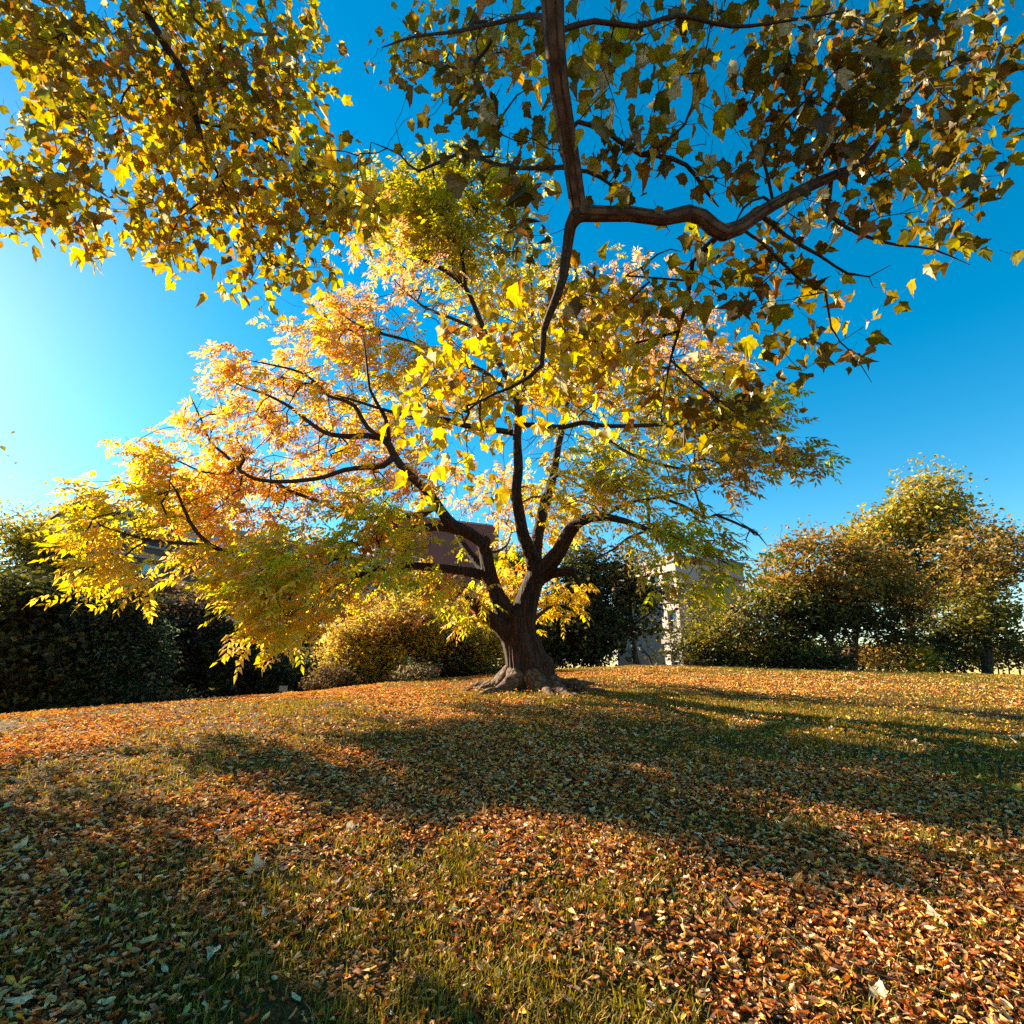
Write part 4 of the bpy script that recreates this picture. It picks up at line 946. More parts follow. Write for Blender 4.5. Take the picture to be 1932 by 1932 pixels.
bg_tree("broadleaf_tree", "dark tree with straight black trunk standing before the pale building", "tree", "trees along the far edge of the lawn", (1200, 1256), 26,
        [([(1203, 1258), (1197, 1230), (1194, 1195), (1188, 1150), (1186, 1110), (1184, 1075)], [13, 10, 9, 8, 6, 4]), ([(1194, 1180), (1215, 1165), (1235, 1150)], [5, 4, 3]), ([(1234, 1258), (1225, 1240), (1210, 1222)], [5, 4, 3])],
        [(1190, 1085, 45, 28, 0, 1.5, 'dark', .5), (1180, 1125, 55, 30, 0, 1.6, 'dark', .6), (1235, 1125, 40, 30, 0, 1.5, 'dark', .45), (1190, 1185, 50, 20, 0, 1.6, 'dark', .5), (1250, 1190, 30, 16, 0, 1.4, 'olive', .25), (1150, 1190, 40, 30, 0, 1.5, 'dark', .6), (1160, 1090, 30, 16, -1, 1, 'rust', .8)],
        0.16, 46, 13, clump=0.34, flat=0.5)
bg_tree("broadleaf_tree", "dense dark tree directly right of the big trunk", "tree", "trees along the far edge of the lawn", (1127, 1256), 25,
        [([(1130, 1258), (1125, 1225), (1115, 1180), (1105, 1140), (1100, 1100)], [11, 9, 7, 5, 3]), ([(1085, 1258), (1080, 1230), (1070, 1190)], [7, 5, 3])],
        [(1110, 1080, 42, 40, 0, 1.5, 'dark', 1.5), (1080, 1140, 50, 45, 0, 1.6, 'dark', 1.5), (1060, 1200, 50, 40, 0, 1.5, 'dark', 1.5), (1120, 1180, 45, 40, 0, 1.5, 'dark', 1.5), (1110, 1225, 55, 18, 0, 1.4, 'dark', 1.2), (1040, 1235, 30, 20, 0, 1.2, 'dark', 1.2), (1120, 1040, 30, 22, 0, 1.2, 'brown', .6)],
        0.16, 44, 13, clump=0.34, flat=0.6)
bg_tree("broadleaf_tree", "tawny topped tree rising behind the dark trees and the pale building", "tree", "trees along the far edge of the lawn", (1240, 1250), 52,
        [([(1240, 1262), (1238, 1200), (1230, 1130), (1225, 1090)], [8, 7, 5, 3])],
        [(1190, 1062, 50, 18, 0, 2, 'rust', .9), (1240, 1070, 45, 20, 0, 2, 'goldgreen', 1.0), (1285, 1085, 30, 16, 0, 2, 'goldgreen', .7), (1180, 1045, 40, 12, 0, 2, 'rust', .5)], 0.22, 42, 10, clump=0.45, flat=0.5)
bg_tree("broadleaf_tree", "olive green tree seen through the fork of the big trunk", "tree", None, (950, 1268), 27,
        [([(950, 1270), (952, 1200), (960, 1130), (965, 1080)], [12, 10, 7, 4])],
        [(955, 1075, 45, 35, 0, 1.5, 'olive', 1.3), (960, 1130, 50, 35, 0, 1.5, 'olive', 1.2), (930, 1190, 50, 35, 0, 1.5, 'dark', 1.3), (1010, 1200, 40, 40, 0, 1.5, 'dark', 1.3), (1000, 1080, 35, 30, 0, 1.5, 'olive', 1.0)], 0.17, 46, 12, clump=0.36)
bg_tree("broadleaf_tree", "slender green tree standing above the golden bush before the brick buildings", "tree", None, (800, 1270), 27,
        [([(800, 1275), (798, 1200), (795, 1140), (790, 1110)], [9, 7, 5, 3])],
        [(775, 1115, 28, 26, 0, 1.2, 'olive', 1.2), (800, 1140, 40, 25, 0, 1.3, 'olive', 1.0), (820, 1100, 30, 28, 0, 1.2, 'olive', .9), (1000, 1240, 2, 2, 0, 1, 'dark', .1)], 0.16, 50, 12, clump=0.33)

for lab, px_, pd in [
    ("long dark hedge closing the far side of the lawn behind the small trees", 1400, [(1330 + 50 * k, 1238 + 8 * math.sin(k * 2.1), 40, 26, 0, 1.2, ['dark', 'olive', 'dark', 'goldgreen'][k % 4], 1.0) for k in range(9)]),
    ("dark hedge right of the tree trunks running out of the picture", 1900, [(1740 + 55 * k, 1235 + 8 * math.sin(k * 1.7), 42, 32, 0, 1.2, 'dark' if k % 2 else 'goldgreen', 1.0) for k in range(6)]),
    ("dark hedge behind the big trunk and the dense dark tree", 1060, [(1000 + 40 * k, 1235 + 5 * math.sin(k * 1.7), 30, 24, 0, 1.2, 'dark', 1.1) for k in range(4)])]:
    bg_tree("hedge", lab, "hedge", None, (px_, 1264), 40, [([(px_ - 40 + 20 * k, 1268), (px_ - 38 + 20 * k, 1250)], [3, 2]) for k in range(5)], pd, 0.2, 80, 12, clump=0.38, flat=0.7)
bg_tree("broadleaf_tree", "round olive tree between the leaning trunk and the pale golden small tree", "tree", "trees along the far edge of the lawn", (1450, 1264), 38,
        [([(1450, 1266), (1450, 1235), (1455, 1200), (1458, 1170)], [7, 6, 4, 2])],
        [(1450, 1175, 40, 25, 0, 1.5, 'dark', .8), (1460, 1205, 40, 25, 0, 1.5, 'olive', .9), (1430, 1225, 40, 18, 0, 1.4, 'dark', .9)], 0.17, 55, 12, clump=0.38, flat=0.5)

bg_tree("broadleaf_tree", "loose golden brown tree in front of the grey building wing", "tree", "trees along the far edge of the lawn", (1312, 1262), 31,
        [([(1312, 1264), (1310, 1230), (1305, 1180), (1300, 1130)], [7, 6, 4, 2])],
        [(1305, 1125, 38, 26, 0, 1.2, 'goldgreen', .5), (1320, 1165, 36, 26, 0, 1.2, 'olive', .5), (1300, 1205, 30, 22, 0, 1.2, 'dark', .5)], 0.15, 50, 12, clump=0.36, flat=0.5)
bg_tree("broadleaf_tree", "tall yellow green tree behind the far left hedge of evergreens", "tree", None, (70, 1330), 24,
        [([(70, 1345), (72, 1250), (68, 1150), (60, 1040)], [16, 13, 9, 4])],
        [(60, 1010, 70, 45, 0, 1.6, 'goldgreen', .9), (100, 1070, 80, 45, 0, 1.6, 'olive', .9), (30, 1100, 90, 60, 0, 1.6, 'olive', .9)], 0.15, 60, 12, clump=0.34, flat=0.5)

# the shrubbery left of the trunk
bg_tree("bush", "wide rounded golden flowering bush left of the big trunk", "bush", None, (750, 1292), 17,
        [([(700, 1300), (690, 1270), (680, 1240)], [5, 4, 2]), ([(745, 1296), (760, 1262), (775, 1225)], [5, 4, 2]), ([(815, 1288), (820, 1260), (830, 1215)], [5, 4, 2]), ([(660, 1300), (652, 1275), (645, 1250)], [4, 3, 2]), ([(780, 1292), (800, 1255), (820, 1240)], [4, 3, 2])],
        [(655, 1225, 42, 36, 0, .9, 'gold', 1.5), (700, 1190, 50, 34, 0, 1.0, 'gold', 1.5), (760, 1165, 60, 28, 0, 1.0, 'gold', 1.4), (710, 1240, 60, 34, -.4, .9, 'goldgreen', 1.5), (790, 1205, 60, 30, 0, .9, 'goldgreen', 1.2), (650, 1265, 35, 20, 0, .8, 'goldgreen', 1.3), (700, 1275, 45, 16, 0, .8, 'goldgreen', 1.0), (830, 1170, 45, 22, .3, .8, 'gold', 1.0)],
        0.075, 18, 16, clump=0.15, flat=0.8, tipr=0.004, bare=[(770, 1260, 60, 25, 0, .6, .3), (820, 1200, 50, 20, 0, .5, .3)])
bg_tree("bush", "dark olive bush between the golden bush and the big trunk", "bush", None, (880, 1280), 17.5,
        [([(880, 1284), (882, 1250), (890, 1220)], [5, 4, 2]), ([(920, 1282), (922, 1250), (925, 1225)], [5, 4, 2])],
        [(870, 1215, 50, 30, 0, .9, 'olive', 1.2), (920, 1215, 40, 30, 0, .9, 'goldgreen', 1.1), (890, 1252, 60, 20, 0, .8, 'dark', 1.4), (930, 1255, 30, 18, 0, .8, 'olive', 1.0), (850, 1262, 40, 18, 0, .7, 'dark', 1.2)],
        0.085, 24, 14, clump=0.17, flat=0.8, tipr=0.004)
bg_tree("small_bush", "small purplish brown bush at the left foot of the golden bush", "bush", None, (630, 1300), 15.5,
        [([(632, 1306), (628, 1285)], [3, 1.5]), ([(610, 1306), (604, 1290)], [3, 1.5])],
        [(625, 1280, 38, 18, 0, .5, 'brown', 1.4), (600, 1290, 22, 10, 0, .4, 'brown', 1.2), (650, 1290, 25, 10, 0, .4, 'brown', 1.1)], 0.055, 18, 14, clump=0.11, flat=0.8, tipr=0.003)
bg_tree("small_bush", "small pale grey green bush on the ridge in front of the golden bush", "bush", None, (785, 1286), 14.8,
        [([(785, 1290), (784, 1275)], [2.5, 1.5])],
        [(780, 1272, 26, 12, 0, .4, 'pale', 1.3), (805, 1265, 20, 9, 0, .3, 'pale', .9), (760, 1280, 16, 7, 0, .3, 'pale', 1.0)], 0.05, 16, 12, clump=0.10, flat=0.8, tipr=0.003)
bg_tree("yew_bush", "broad black green evergreen bush beneath the brick building", "bush", None, (510, 1320), 19,
        [([(510, 1330), (510, 1290), (512, 1250)], [8, 6, 3]), ([(560, 1325), (562, 1285), (565, 1250)], [8, 6, 3]), ([(460, 1330), (458, 1290), (455, 1260)], [8, 6, 3])],
        [(520, 1255, 60, 30, 0, 1.2, 'fir', 1.6), (570, 1270, 40, 30, 0, 1.0, 'fir', 1.5), (460, 1265, 50, 30, 0, 1.1, 'dark', 1.5), (520, 1295, 80, 22, 0, 1.0, 'dark', 1.5), (580, 1300, 30, 18, 0, .8, 'dark', 1.2), (440, 1300, 50, 22, 0, 1.0, 'dark', 1.4)],
        0.10, 26, 16, clump=0.22, flat=0.7, tipr=0.006)
bg_tree("broadleaf_tree", "thin dark olive tree just left of the golden bush", "tree", None, (585, 1310), 22,
        [([(588, 1318), (586, 1260), (584, 1220)], [7, 6, 3])], [(590, 1215, 22, 30, 0, .9, 'olive', 1.4), (560, 1200, 30, 24, 0, 1, 'dark', 1.2), (600, 1250, 25, 30, 0, .9, 'dark', 1.4), (545, 1235, 30, 20, 0, .9, 'dark', 1.3)], 0.11, 28, 14, clump=0.25, tipr=0.006)
bg_tree("broadleaf_tree", "reddish brown tree below the left building windows", "tree", None, (340, 1330), 20,
        [([(340, 1345), (338, 1280), (336, 1220), (330, 1160)], [12, 9, 6, 3])],
        [(310, 1125, 55, 24, 0, 1.3, 'brown', .8), (360, 1165, 70, 28, 0, 1.4, 'brown', 1.0), (300, 1170, 50, 26, 0, 1.3, 'brown', 1.1), (420, 1200, 60, 24, 0, 1.2, 'dark', 1.0), (350, 1225, 80, 26, 0, 1.4, 'brown', 1.3), (300, 1265, 70, 26, 0, 1.3, 'brown', 1.2), (390, 1265, 50, 25, 0, 1.2, 'dark', 1.4), (340, 1305, 90, 22, 0, 1.2, 'brown', 1.2), (420, 1235, 40, 20, 0, 1.2, 'olive', 1.0)],
        0.12, 28, 15, clump=0.25, flat=0.4, tipr=0.007)
bg_tree("conifer", "dark evergreen with grey green tips at the left edge of the photo", "tree", None, (225, 1340), 14.5,
        [([(225, 1355), (226, 1280), (224, 1200), (222, 1130)], [14, 11, 7, 3])],
        [(240, 1140, 35, 30, 0, .8, 'dark', 1.3), (235, 1200, 50, 30, 0, .9, 'fir', 1.5), (250, 1250, 60, 28, 0, .9, 'fir', 1.5), (240, 1300, 70, 28, 0, .9, 'fir', 1.6), (180, 1240, 60, 60, 0, .9, 'fir', 1.4), (300, 1320, 60, 14, 0, .8, 'dark', 1.3), (170, 1160, 50, 40, 0, .9, 'fir', 1.2)],
        0.085, 30, 16, clump=0.2, flat=0.6, tipr=0.006)
bg_tree("broadleaf_tree", "broad dense dark green tree filling the far left edge beside the grey tipped evergreen", "tree", None, (60, 1340), 15,
        [([(60, 1365), (62, 1280), (60, 1200), (56, 1150)], [18, 14, 9, 4])],
        [(60, 1150, 100, 50, 0, 1.6, 'dark', 1.3), (50, 1230, 120, 60, 0, 1.6, 'dark', 1.4), (90, 1310, 120, 40, 0, 1.2, 'dark', 1.5)],
        0.16, 60, 14, clump=0.35, tipr=0.008)
# shade trees to the left, in the sun's direction, out of the picture
def shade_tree(label, x, y, h, r, n):
    z = gz(x, y)
    root = empty("broadleaf_tree", (x, y, z), label, "tree", "trees beyond the left edge")
    S = Skel(30000)
    S.path([(x, y, z - .2), (x + .1, y, z + h * .3), (x, y + .2, z + h * .6), (x, y, z + h * .8)], [.28, .22, .15, .06], .4, True)
    v = rng.normal(size=(n, 3)); v /= np.linalg.norm(v, axis=1, keepdims=True); v *= (rng.random(n) ** .4)[:, None]
    v[:, 0] *= 1 + .25 * np.sin(v[:, 2] * 6)
    A = np.array([x, y, z + h * .66]) + v * np.array([r, r, h * .34])
    keep = fbm(A[:, 0] * .9 + A[:, 2] * .5 + 31, A[:, 1] * .9 + A[:, 2] * .7, 11) > 0.42
    A = A[keep]
    S.grow(A, .5); S.radii(.01)
    mb = MB(); S.mesh(mb, rmax_sides=9); mb.build("trunk", M_fbark, root, smooth=True)
    per = 16
    T = np.repeat(A, per, 0) + rng.normal(size=(len(A) * per, 3)) * np.array([.38, .38, .22])
    X, Yv, Z = frames(rng.normal(size=T.shape), rng.normal(size=T.shape) * .6 + np.array([0, 0, .8]))
    V, F, c = scatter("", QL, QL_F, T, X, Yv, Z, .16 * rng.uniform(.6, 1.3, len(T)), colours(np.full(len(T), 'olive'), .2, pal=FPAL), None)
    mesh_obj("crown", V, F, M_far, root, col=c)
shade_tree("olive green tree standing nearest the hill beyond the left edge", -12.3, 8.7, 6.9, 1.5, 1000)
shade_tree("taller green tree standing behind it beyond the left edge", -24.0, 9.5, 9.0, 3.0, 500)

# ------------------------------------------------------------------ buildings
M_dbrick = brick_mat("dark_brick", (0.11, 0.075, 0.060), (0.085, 0.058, 0.048), (0.13, 0.11, 0.10))
M_rbrick = brick_mat("red_brick", (0.30, 0.075, 0.050), (0.24, 0.060, 0.042), (0.22, 0.12, 0.10))
M_stone = plain_mat("tan_stone", (0.26, 0.215, 0.17), 0.8, var=.12, scale=1.5)
M_pink = plain_mat("pale_stucco", (0.46, 0.33, 0.27), 0.8, var=.08, scale=.8)
M_glass = glass_mat("window_glass", (0.10, 0.22, 0.26), 0.08)
M_tglass = glass_mat("tower_glass", (0.42, 0.62, 0.68), 0.12)
M_frame = plain_mat("window_frame", (0.30, 0.28, 0.26), 0.5)
M_blind = plain_mat("window_blind", (0.03, 0.022, 0.022), 0.7)
M_rail = plain_mat("roof_rail", (0.50, 0.52, 0.54), 0.4, .3)
def wall_uv(o, ax, ay):
    me = o.data; uv = me.uv_layers.new(name="UVMap")
    n = len(me.loops); vi = np.zeros(n, np.int32); me.loops.foreach_get("vertex_index", vi)
    co = np.zeros(len(me.vertices) * 3, np.float32); me.vertices.foreach_get("co", co); co = co.reshape(-1, 3)
    u = co[:, 0] * ax + co[:, 1] * ay
    uv.data.foreach_set("uv", np.stack([u[vi], co[vi, 2]], 1).astype(np.float32).ravel())
def building(name, label, A, B, z0, z1, depth, wall_m, trim_m, floors, bays, win=(1.1, 1.6), parapet=0.5, rail=True, bands=True, skip=None, antenna=None, blind=True):
    """facade runs from A to B (ground points), body extends away from the viewer"""
    A = np.array(A, float); B = np.array(B, float)
    L = np.linalg.norm(B - A); e = (B - A) / L; nrm = np.array([e[1], -e[0]])
    if nrm.dot((A + B) / 2) > 0: nrm = -nrm
    root = empty(name, (A[0], A[1], z0), label, "building")
    def loc(u, w, z):      # u along, w outwards, z up
        p = A + e * u + nrm * w
        return (p[0], p[1], z)
    def bx(mb, u0, u1, w0, w1, a, b):
        V, F = box_vf(u0, u1, w0, w1, a, b)
        mb.add(np.array([loc(*v) for v in V]), F)
    fh = (z1 - z0) / floors; bw = L / bays
    ws = []
    for f in range(floors):
        for k in range(bays):
            if skip and skip(f, k): continue
            u = (k + .5) * bw; zb = z0 + f * fh + 0.9 * fh / 3
            ws.append((u - win[0] / 2, u + win[0] / 2, zb, zb + win[1]))
    # wall with true openings: strips between the windows
    mb = MB()
    rows = sorted(set((a[2], a[3]) for a in ws)); zc = z0
    for (a, b) in rows:
        bx(mb, 0, L, -.35, 0, zc, a)
        cols = sorted([(w[0], w[1]) for w in ws if w[2] == a]); uc = 0
        for c0, c1 in cols:
            bx(mb, uc, c0, -.35, 0, a, b); uc = c1
        bx(mb, uc, L, -.35, 0, a, b)
        zc = b
    bx(mb, 0, L, -.35, 0, zc, z1)
    bx(mb, 0, L, -depth, -.352, z0, z1 - .02)
    wo = mb.build("wall", wall_m, root)
    wall_uv(wo, e[0] + nrm[0] * .7, e[1] + nrm[1] * .7)
    mb = MB()
    bx(mb, -.12, L + .12, -depth - .1, .12, z1 + .003, z1 + parapet)
    mb.build("roof", trim_m, root)
    if bands:
        mb = MB()
        for f in range(1, floors):
            bx(mb, -.02, L + .02, .003, .10, z0 + f * fh - .05, z0 + f * fh + .28)
        mb.build("stone_bands", trim_m, root)
    for (u0, u1, a, b) in ws:
        m2 = MB()
        t = .07
        bx(m2, u0, u0 + t, -.25, -.10, a, b); bx(m2, u1 - t, u1, -.25, -.10, a, b)
        bx(m2, u0 + t, u1 - t, -.25, -.10, a, a + t); bx(m2, u0 + t, u1 - t, -.25, -.10, b - t, b)
        bx(m2, u0 + t, u1 - t, -.23, -.12, (a + b) / 2 - .03, (a + b) / 2 + .03)
        wdw = m2.build("window", M_frame, root)
        m3 = MB(); bx(m3, u0 + t, u1 - t, -.215, -.20, a + t, b - t)
        p = m3.build("pane", M_glass, None); V = p  # parented below
        p.parent = wdw
        co = np.zeros(len(p.data.vertices) * 3, np.float32); p.data.vertices.foreach_get("co", co)
        co = co.reshape(-1, 3) - np.array(root.location, np.float32); p.data.vertices.foreach_set("co", co.ravel())
        if blind:
            m4 = MB(); bx(m4, u0 + t, u1 - t, -.199, -.19, a + t, a + (b - a) * .55)
            s = m4.build("lower_sash", M_blind, None); s.parent = wdw
            co = np.zeros(len(s.data.vertices) * 3, np.float32); s.data.vertices.foreach_get("co", co)
            co = co.reshape(-1, 3) - np.array(root.location, np.float32); s.data.vertices.foreach_set("co", co.ravel())
        m5 = MB(); bx(m5, u0 - .08, u1 + .08, .003, .14, a - .14, a - .01)
        m5.build("sill", trim_m, root)
    if rail:
        mb = MB(); zt = z1 + parapet + .003
        for q in range(int(L / 1.5) + 1):
            bx(mb, min(q * 1.5, L - .06), min(q * 1.5, L - .06) + .06, -.3, -.24, zt, zt + 1.1)
        bx(mb, 0, L, -.23, -.19, zt + 1.02, zt + 1.1); bx(mb, 0, L, -.23, -.19, zt + .5, zt + .56)
        mb.build("roof_railing", M_rail, root)
    if antenna:
        mb = MB(); u, h = antenna; zt = z1 + parapet + .003
        tube(mb, [loc(u, -1.2, zt), loc(u, -1.2, zt + h)], [.06, .035], 6)
        mb.build("antenna", M_rail, root)
    return root
def gp(px, r_):
    p = at_r(px, 1270, r_); return (p[0], p[1])
def zat(px, py, r_): return float(at_r(px, py, r_)[2])
building("brick_building", "long dark brick institutional building behind the left shrubs with stone bands and a roof railing", gp(60, 50), gp(790, 66), -2.5, zat(505, 1034, 58), 14, M_dbrick, M_stone, 5, 15, win=(1.3, 1.9), skip=lambda f, k: (k % 5 == 3 and f % 2))
building("brick_building", "blank red brick block with rooftop railing and antenna behind the big tree", gp(690, 80), gp(939, 86), -2.5, zat(925, 992, 85), 12, M_rbrick, M_stone, 6, 5, win=(.9, 1.2), bands=False, parapet=.3, skip=lambda f, k: f > 2, antenna=(9.5, 4.5))
building("stone_building", "tan stone penthouse block rising above the dark brick building at far left", gp(100, 66), gp(470, 74), -2.5, zat(300, 992, 69), 8, M_stone, M_stone, 6, 7, win=(.9, 1.2), bands=False, rail=False, skip=lambda f, k: f > 4)
building("glass_tower", "pale blue glass tower poking above the buildings at far left", gp(309, 120), gp(345, 124), -2.5, zat(325, 953, 120), 6, M_tglass, M_frame, 14, 4, win=(1.1, 2.2), bands=True, rail=False, parapet=.3, blind=False)
building("pale_building", "pale pink stucco building glimpsed behind the dark trees right of the big trunk", gp(1162, 46), gp(1292, 40), -2.0, zat(1230, 1075, 43), 7, M_pink, M_stone, 4, 5, win=(.9, 1.4), rail=False)
building("grey_building", "grey shaded building wing with small windows right of the pale building", gp(1294, 41), gp(1345, 49), -2.0, zat(1310, 1118, 42), 5, M_stone, M_stone, 4, 3, win=(1.0, 1.3), rail=False)

# small sign and rail in the dark shrubs
def small_sign():
    p = at_r(534, 1312, 17.5); z = gz(p[0], p[1])
    root = empty("small_sign", (p[0], p[1], z), "tiny pale sign board on a post in the shade below the evergreen bush", "sign")
    mb = MB(); V, F = box_vf(p[0] - .02, p[0] + .02, p[1] - .02, p[1] + .02, z - .1, z + .42); mb.add(V, F); mb.build("post", M_frame, root)
    mb = MB(); V, F = box_vf(p[0] - .12, p[0] + .12, p[1] - .045, p[1] - .022, z + .26, z + .42); mb.add(V, F); mb.build("board", M_frame, root)
small_sign()

# ------------------------------------------------------------------ fallen leaves and grass
def in_view(x, y, margin=0.12):
    # keep what the camera or a camera a step aside can see
    return (np.abs(x) < (y + 1.8) * 1.12 + 1.2) & (y > 0.9)
def litter_mask(x, y):
    g = fbm(x * 0.55 + 3, y * 0.55 + 7, 21)
    right = np.clip((x - 1.0) / 9.0, 0, 1) * np.clip(y / 9, 0, 1)
    return g, right
def litter():
    rows = np.array([0.0, 0.3, 0.65, 1.0]); wid = np.array([0.04, 0.25, 0.21, 0.02])
    bases = []
    for k in range(8):
        q = np.random.default_rng(k)
        c1, c2, tw = q.uniform(0.3, 1.7), q.uniform(-0.7, 0.9), q.uniform(-.5, .5)
        V = []
        for r_, w in zip(rows, wid):
            for s_ in (-1, 0, 1):
                yy = s_ * w * math.cos(min(1.2, c1 * .5)) * q.uniform(.8, 1.2)
                V.append((r_ - .5, yy, c1 * .16 * abs(s_) + c2 * .45 * (r_ - .5) ** 2 + tw * s_ * (r_ - .5) * .5 + q.normal() * .02))
        bases.append(np.array(V))
    F12 = np.array([(i * 3 + j, i * 3 + j + 1, (i + 1) * 3 + j + 1, (i + 1) * 3 + j) for i in range(3) for j in range(2)])
    cols = np.array([(0.52, 0.22, 0.04), (0.60, 0.36, 0.13), (0.26, 0.10, 0.03), (0.66, 0.40, 0.06), (0.68, 0.50, 0.28), (0.38, 0.13, 0.03), (0.13, 0.05, 0.018), (0.70, 0.48, 0.06), (0.46, 0.28, 0.13)])
    wn_ = np.array([.13, .19, .20, .05, .16, .08, .14, .01, .04]); wf = np.array([.20, .22, .10, .20, .10, .08, .06, .03, .05]); wf = wf / wf.sum(); wn_ = wn_ / wn_.sum()
    Vs, Fs, Cs, off = [], [], [], 0
    bx, by = at(985, 1290, 11.0)[:2]
    for (r0, r1, n, s0, s1) in [(-1, 0, 2600, .035, .065), (0.9, 4.5, 52000, .016, .048), (4.5, 9, 115000, .018, .050), (9, 16, 120000, .026, .058), (16, 27, 80000, .04, .072)]:
        rr = np.sqrt(rng.uniform(min(r0, r1) ** 2, max(r1, 1) ** 2, n)); aa = rng.uniform(-1.15, 1.15, n)
        x, y = rr * np.sin(aa), rr * np.cos(aa)
        if r0 < 0:
            ra, ta = rng.uniform(.35, 1.7, n), rng.uniform(0, 2 * math.pi, n)
            x, y = bx + ra * np.cos(ta), by + ra * np.sin(ta); rr = np.hypot(x, y)
        g, right = litter_mask(x, y)
        p = np.clip((0.60 - g) * 5.5, 0.22, 1) * (1 - 0.55 * right)
        m = (rng.random(n) < p) & in_view(x, y)
        x, y, rr = x[m], y[m], rr[m]; n = len(x)
        z = ground_z(x, y)
        if r0 < 0: z = z + rng.uniform(0, .10, n) * np.clip(1.5 - np.hypot(x - bx, y - by), 0, 1)
        pos = np.stack([x, y, z + rng.uniform(0.004, 0.03, n)], 1)
        yaw = rng.uniform(0, 2 * math.pi, n); tilt = rng.normal(size=n) * .35
        d = np.stack([np.cos(yaw), np.sin(yaw), tilt], 1)
        up = rng.normal(size=(n, 3)) * .6; up[:, 2] = 1.0
        up[rng.random(n) < .15] *= np.array([1, 1, .25]); 
        X, Yv, Z = frames(d, up)
        flip = rng.random(n) < .35; Z[flip] *= -1
        t = np.clip((rr - 2.5) / 8, 0, 1)
        pick = np.where(rng.random(n) < t, rng.choice(len(cols), n, p=wf), rng.choice(len(cols), n, p=wn_))
        C = cols[pick] * (np.array([1.32, .99, .88]) * np.where(rr > 8, 1.15, 1.0)[:, None]) * (1 + .16 * rng.normal(size=(n, 1))) * (1 + .06 * rng.normal(size=(n, 3)))
        C = np.clip(C, .01, .85)
        sz = rng.uniform(s0, s1, n)
        sh = rng.integers(0, 8, n)
        for k in range(8):
            q = sh == k
            if not q.any(): continue
            V, F, c = scatter("", bases[k], F12, pos[q], X[q], Yv[q], Z[q], sz[q] * 1.15, C[q], None)
            Vs.append(V); Fs.append(F[0] + off); Cs.append(c); off += len(V)
    o1 = mesh_obj("leaf_litter", np.concatenate(Vs), np.concatenate(Fs), M_litter, None, col=np.concatenate(Cs), smooth=True)
    tag(o1, "carpet of fallen orange, tan and brown leaves over the whole hill", "fallen leaves", kind="stuff")
    # larger lobed leaves close by
    Vs, Fs, Cs, off = [], [], [], 0
    n = 1500
    rr = np.sqrt(rng.uniform(0.9 ** 2, 10 ** 2, n)) ; aa = rng.uniform(-1.1, 1.1, n)
    x, y = rr * np.sin(aa), rr * np.cos(aa)
    m = in_view(x, y); x, y = x[m], y[m]; n = len(x)
    pos = np.stack([x, y, ground_z(x, y) + rng.uniform(.010, .035, n)], 1)
    yaw = rng.uniform(0, 2 * math.pi, n)
    d = np.stack([np.cos(yaw), np.sin(yaw), rng.normal(size=n) * .3], 1)
    up = rng.normal(size=(n, 3)) * .4; up[:, 2] = 1
    X, Yv, Z = frames(d, up); fl = rng.random(n) < .5; Z[fl] *= -1
    C = cols[rng.choice(len(cols), n, p=wn_)] * (1 + .15 * rng.normal(size=(n, 1))); C = np.clip(C, .01, .85)
    crv = [lobed_leaf(k, dd, ff) for k, (dd, ff) in enumerate([(0.5, .5), (.2, .6), (.7, .2), (-.4, .4)])]
    sh = rng.integers(0, 4, n); sz = rng.uniform(.045, .085, n)
    for k in range(4):
        q = sh == k
        V, F, c = scatter("", crv[k][0] - np.array([.4, 0, 0]), crv[k][1], pos[q], X[q], Yv[q], Z[q], sz[q], C[q], None)
        Vs.append(V); Fs.append(F[0] + off); Cs.append(c); off += len(V)
    o2 = mesh_obj("lobed_leaf_litter", np.concatenate(Vs), np.concatenate(Fs), M_litter, None, col=np.concatenate(Cs))
    tag(o2, "larger curled lobed leaves lying on top of the leaf carpet in the foreground", "fallen leaves", kind="stuff")
    # twigs
    mb = MB()
    for k in range(150):
        r_ = math.sqrt(rng.uniform(1.2 ** 2, 8 ** 2)); a = rng.uniform(-.95, .95)
        x, y = r_ * math.sin(a), r_ * math.cos(a); yaw = rng.uniform(0, 6.3); L = rng.uniform(.12, .5)
        pts = []
        for q in range(6):
            pts.append((x, y, gz(x, y) + .03 + rng.uniform(0, .02))); yaw += rng.normal() * .2
            x += math.cos(yaw) * L / 6; y += math.sin(yaw) * L / 6
        tube(mb, pts, np.linspace(.005, .002, 6), 4)
    o3 = mb.build("fallen_twigs", M_twig, None)
    tag(o3, "thin broken twigs scattered among the fallen leaves", "twigs", kind="stuff")
litter()
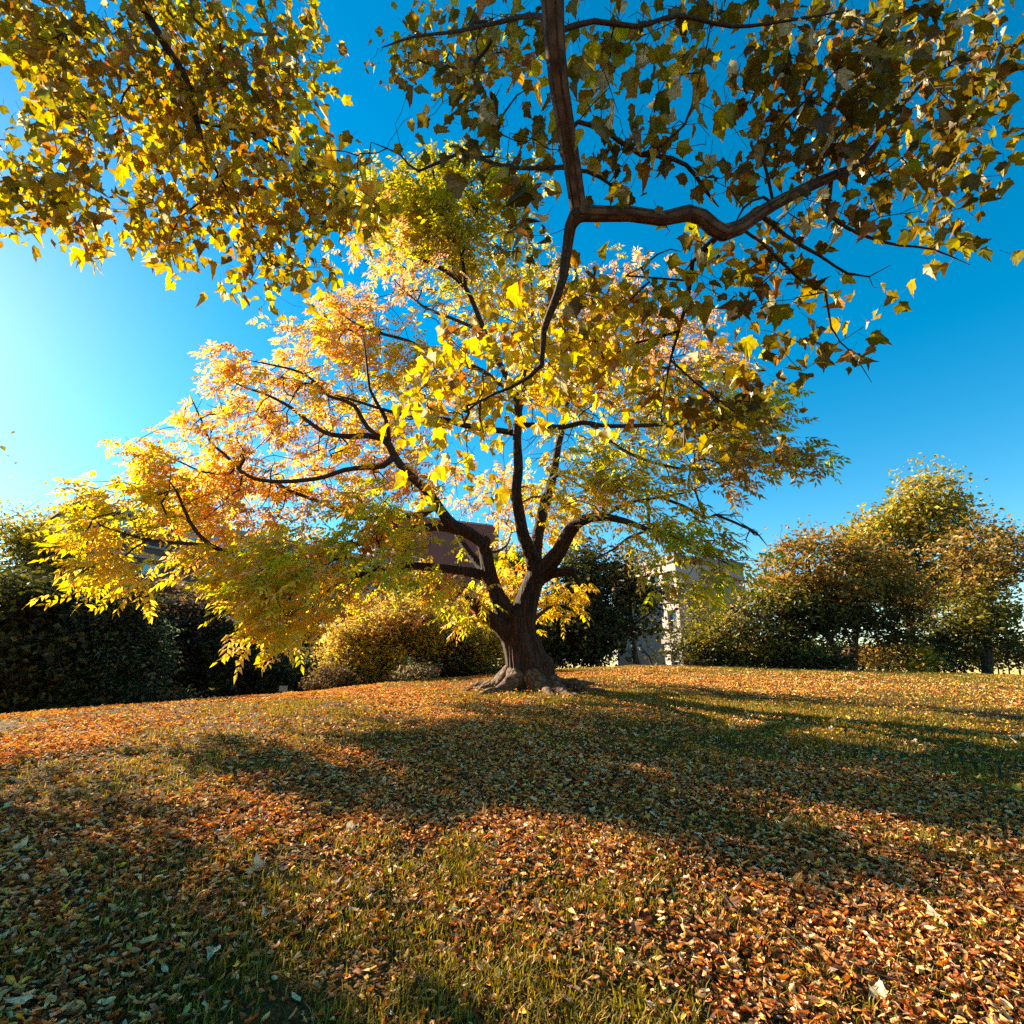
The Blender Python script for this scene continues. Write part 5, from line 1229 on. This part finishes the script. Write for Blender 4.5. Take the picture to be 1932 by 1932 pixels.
def grass():
    Vs, Fs, Cs = [], [], []
    P, H = [], []
    for (r0, r1, n, h) in [(0.9, 5, 190000, .048), (5, 11, 210000, .048), (11, 26, 200000, .05)]:
        rr = np.sqrt(rng.uniform(r0 ** 2, r1 ** 2, n)); aa = rng.uniform(-1.15, 1.15, n)
        x, y = rr * np.sin(aa), rr * np.cos(aa)
        g, right = litter_mask(x, y)
        g2 = vnoise(x * 3.3, y * 3.3, 33)
        p = np.clip((g - 0.40) * 3.6 + .12, 0, 1) * np.clip(g2 * 1.9 - .35, .05, 1) + .5 * right
        left = np.clip((-x - 1) / 5, 0, 1); p = p * (1 - .8 * left)
        m = (rng.random(n) < p) & in_view(x, y)
        P.append(np.stack([x[m], y[m]], 1)); H.append(np.full(m.sum(), h))
    # fringe on the left skyline
    P = np.concatenate(P); H = np.concatenate(H)
    n = len(P)
    z = ground_z(P[:, 0], P[:, 1])
    h = H * rng.uniform(.4, 1.4, n)
    yaw = rng.uniform(0, 2 * math.pi, n); w = rng.uniform(.0018, .0035, n) * (1 + np.hypot(P[:, 0], P[:, 1]) * .08)
    lean = np.stack([np.cos(yaw + 1.3), np.sin(yaw + 1.3)], 1) * (h * rng.uniform(.2, 1.1, n))[:, None]
    s = np.stack([np.cos(yaw), np.sin(yaw)], 1) * w[:, None]
    b0 = np.column_stack([P - s, z - .005]); b1 = np.column_stack([P + s, z - .005])
    m0 = np.column_stack([P - s * .7 + lean * .35, z + h * .6]); m1 = np.column_stack([P + s * .7 + lean * .35, z + h * .6])
    t = np.column_stack([P + lean, z + h * .95])
    V = np.stack([b0, b1, m1, m0, t], 1).reshape(-1, 3)
    o = (np.arange(n) * 5)[:, None]
    pal = np.array([(0.18, 0.140, 0.009), (0.26, 0.190, 0.012), (0.40, 0.26, 0.04), (0.13, 0.10, 0.007), (0.50, 0.29, 0.08)])
    C = pal[rng.choice(5, n, p=[.3, .3, .15, .17, .08])] * (1 + .15 * rng.normal(size=(n, 1)))
    og = mesh_obj("grass", V, [o + np.array([[0, 1, 2, 3]]), o + np.array([[3, 2, 4]])], M_grass, None, col=np.repeat(np.clip(C, .01, 1), 5, 0))
    tag(og, "short sparse green grass showing between the fallen leaves", "grass", kind="stuff")
grass()
